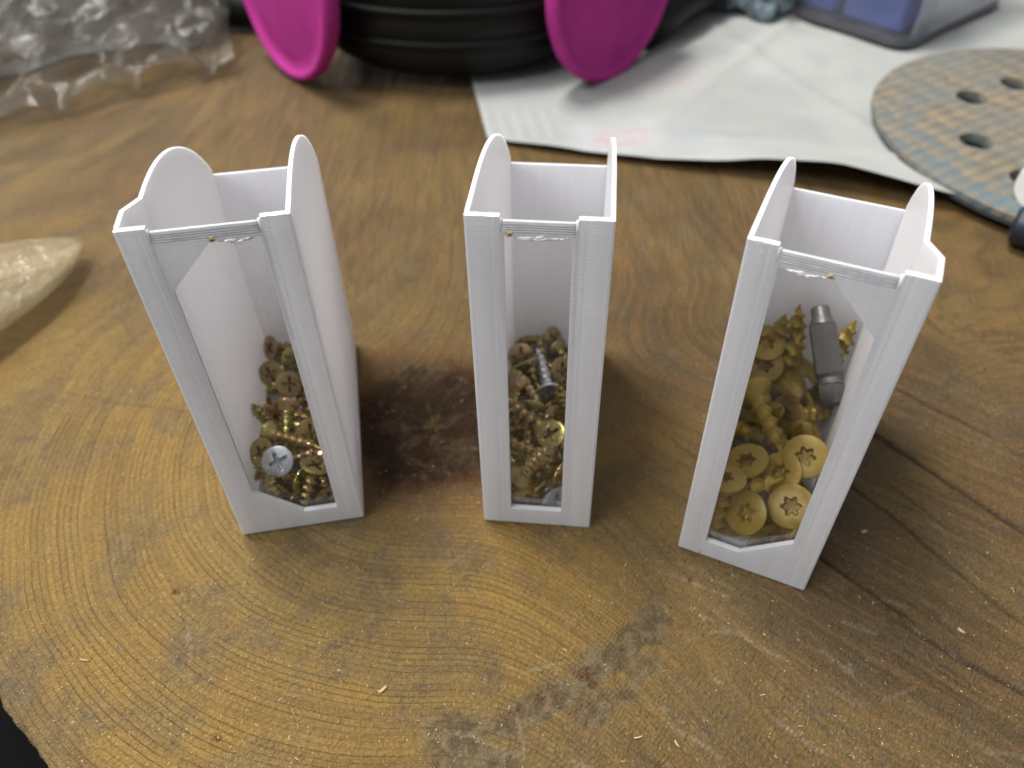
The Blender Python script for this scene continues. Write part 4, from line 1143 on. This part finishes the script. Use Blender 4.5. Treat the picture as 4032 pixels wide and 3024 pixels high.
# ------------------------------------------------------------------ small things at the back and right
def rag():
    k = NT('blue_grey_cloth'); P = k.coords('Object', (1000, 1000, 1000))
    c = k.mix(k.ramp(k.noise(P, 0.12, 3), 0.40, 0.60), (0.035, 0.055, 0.065), (0.20, 0.27, 0.31))
    m = k.surf(k.bsdf(base=c, rough=0.85, sheen=0.3))
    n1, n2 = VNoise(91), VNoise(92); bm = bmesh.new(); bmesh.ops.create_icosphere(bm, subdivisions=5, radius=1)
    for v in bm.verts:
        q = v.co.copy()
        f = 1+0.5*float(n1.fbm(np.array(q.x*2.2+9), np.array(q.y*2.2+q.z*1.5+9), 4))
        v.co = Vector((q.x*30*f, q.y*24*f, max(q.z, -.55)*17*f+9+3*float(n2.fbm(np.array(q.x*4+9), np.array(q.y*4+9), 2))))*S
    o = from_bm('crumpled_rag', bm, m, smooth=True); o.location = (0.142, 0.468, 0.004)
    tag(o, 'small crumpled blue-grey rag between the respirator and the clear case', 'rag')
rag()
def marker():
    root = empty('marker_pen', (0.1850, 0.2310, 0.0)); tag(root, 'white marker pen with navy cap cut off by the right edge of the picture', 'pen')
    k = NT('navy_plastic'); P = k.coords('Object', (1000, 1000, 1000))
    navy = k.surf(k.bsdf(base=k.mix(k.noise(P, 0.2, 2), (0.010, 0.016, 0.030), (0.018, 0.026, 0.045)), rough=0.4))
    k = NT('white_barrel'); P = k.coords('Object', (1000, 1000, 1000))
    wht = k.surf(k.bsdf(base=k.mix(k.noise(P, 0.1, 2), (0.72, 0.71, 0.67), (0.64, 0.63, 0.60)), rough=0.4))
    bm = bmesh.new(); tube(bm, [(-8, 5, 8), (-6.5, 4, 8), (14, -16, 8), (30, -32, 8), (32, -34, 8)], [5.0, 7.2, 7.4, 7.4, 5.5], 24); from_bm('cap', bm, navy, root, autosmooth=35)
    bm = bmesh.new(); tube(bm, [(0, 16, 14.5), (2, 16.5, 14.5), (40, 24, 15), (60, 28, 15)], [6.5, 8.5, 9, 9], 24); from_bm('barrel', bm, wht, root, autosmooth=35)
marker()

# ------------------------------------------------------------------ sawdust and shavings
def sawdust():
    k = NT('pale_wood_dust'); oi = k.coords('Object', (1000, 1000, 1000))
    c = k.mix(k.ramp(k.noise(oi, 0.9, 2), 0.35, 0.65), (0.50, 0.39, 0.22), (0.32, 0.22, 0.10))
    m = k.surf(k.bsdf(base=c, rough=0.6))
    rg = random.Random(4); V = []; F = []
    def chip(x, y, L, w, a, curl, z=0.12):
        n = 4; b0 = len(V); ca, sa = math.cos(a), math.sin(a)
        for i in range(n+1):
            t = i/n-.5; bend = curl*(t*t*4-.5)*L*.25; h = z+abs(curl)*L*.22*(1-4*t*t)
            for s_ in (-.5, .5):
                lx, ly = t*L, bend+s_*w
                V.append(((x+lx*ca-ly*sa)*S, (y+lx*sa+ly*ca)*S, (h+(s_+.5)*w*.35)*S))
        for i in range(n): F.append((b0+2*i, b0+2*i+1, b0+2*i+3, b0+2*i+2))
    feet = [(p[0]*1000, p[1]*1000, p[2]) for p in POSE]
    def clear(x, y):
        for fx, fy, a in feet:
            dx, dy = x-fx, y-fy; lx = dx*math.cos(a)+dy*math.sin(a); ly = -dx*math.sin(a)+dy*math.cos(a)
            if -2 < lx < 32 and -2 < ly < 70: return False
        return (x+112)*0.686+(y-78)*0.727 > 3
    nput = 0
    while nput < 1300:
        x, y = rg.uniform(-118, 118), 50+rg.random()**1.6*130
        if rg.random() > (0.95 if x < -40 else 0.5): continue
        if not clear(x, y): continue
        chip(x, y, rg.uniform(.2, .6)*(1 if rg.random() < .95 else 2.0), rg.uniform(.08, .20), rg.uniform(0, 6.3), rg.uniform(-1, 1)); nput += 1
    o = from_arrays('sawdust', V, F, m); o['kind'] = 'stuff'
    o['label'] = 'fine pale sawdust and tiny shavings scattered over the worn board'
    # the larger splinters, each a thing of its own
    for x, y, L, w, a, lab in ((-28.9, 76.3, 3.0, .9, 0.8, 'pale wood splinter lying below the gap between the left and middle bins'),
                               (-95.5, 84.5, 3.4, .35, -0.2, 'thin curved shaving near the lower left corner of the board'),
                               (31.5, 63.5, 2.4, .5, -1.1, 'upright-lying splinter near the bottom edge, below the grey gouge'),
                               (24.0, 65.0, 2.6, .4, 0.2, 'short flat shaving at the bottom edge left of another splinter'),
                               (98.5, 86.5, 2.4, .8, -0.9, 'pale splinter right of the long pale scratch at the right'),
                               (86.0, 113.5, 1.8, 1.0, 0.3, 'pale crumb of wood to the right of the right bin')):
        V = []; F = []
        chip(0, 0, L*.75, w*.65, a, 0.45, 0.15)
        V2 = V+[(v[0], v[1], v[2]-0.28*S) for v in V]; N = len(V)
        F2 = F+[tuple(i+N for i in reversed(f)) for f in F]
        ring = [2*i for i in range(5)]+[2*i+1 for i in reversed(range(5))]
        F2 += [(a_, b_, b_+N, a_+N) for a_, b_ in zip(ring, ring[1:]+ring[:1])]
        s_ = from_arrays('wood_splinter', V2, F2, m); s_.location = (x*S, y*S, 0.1*S)
        tag(s_, lab, 'splinter', 'splinters on the board')
sawdust()
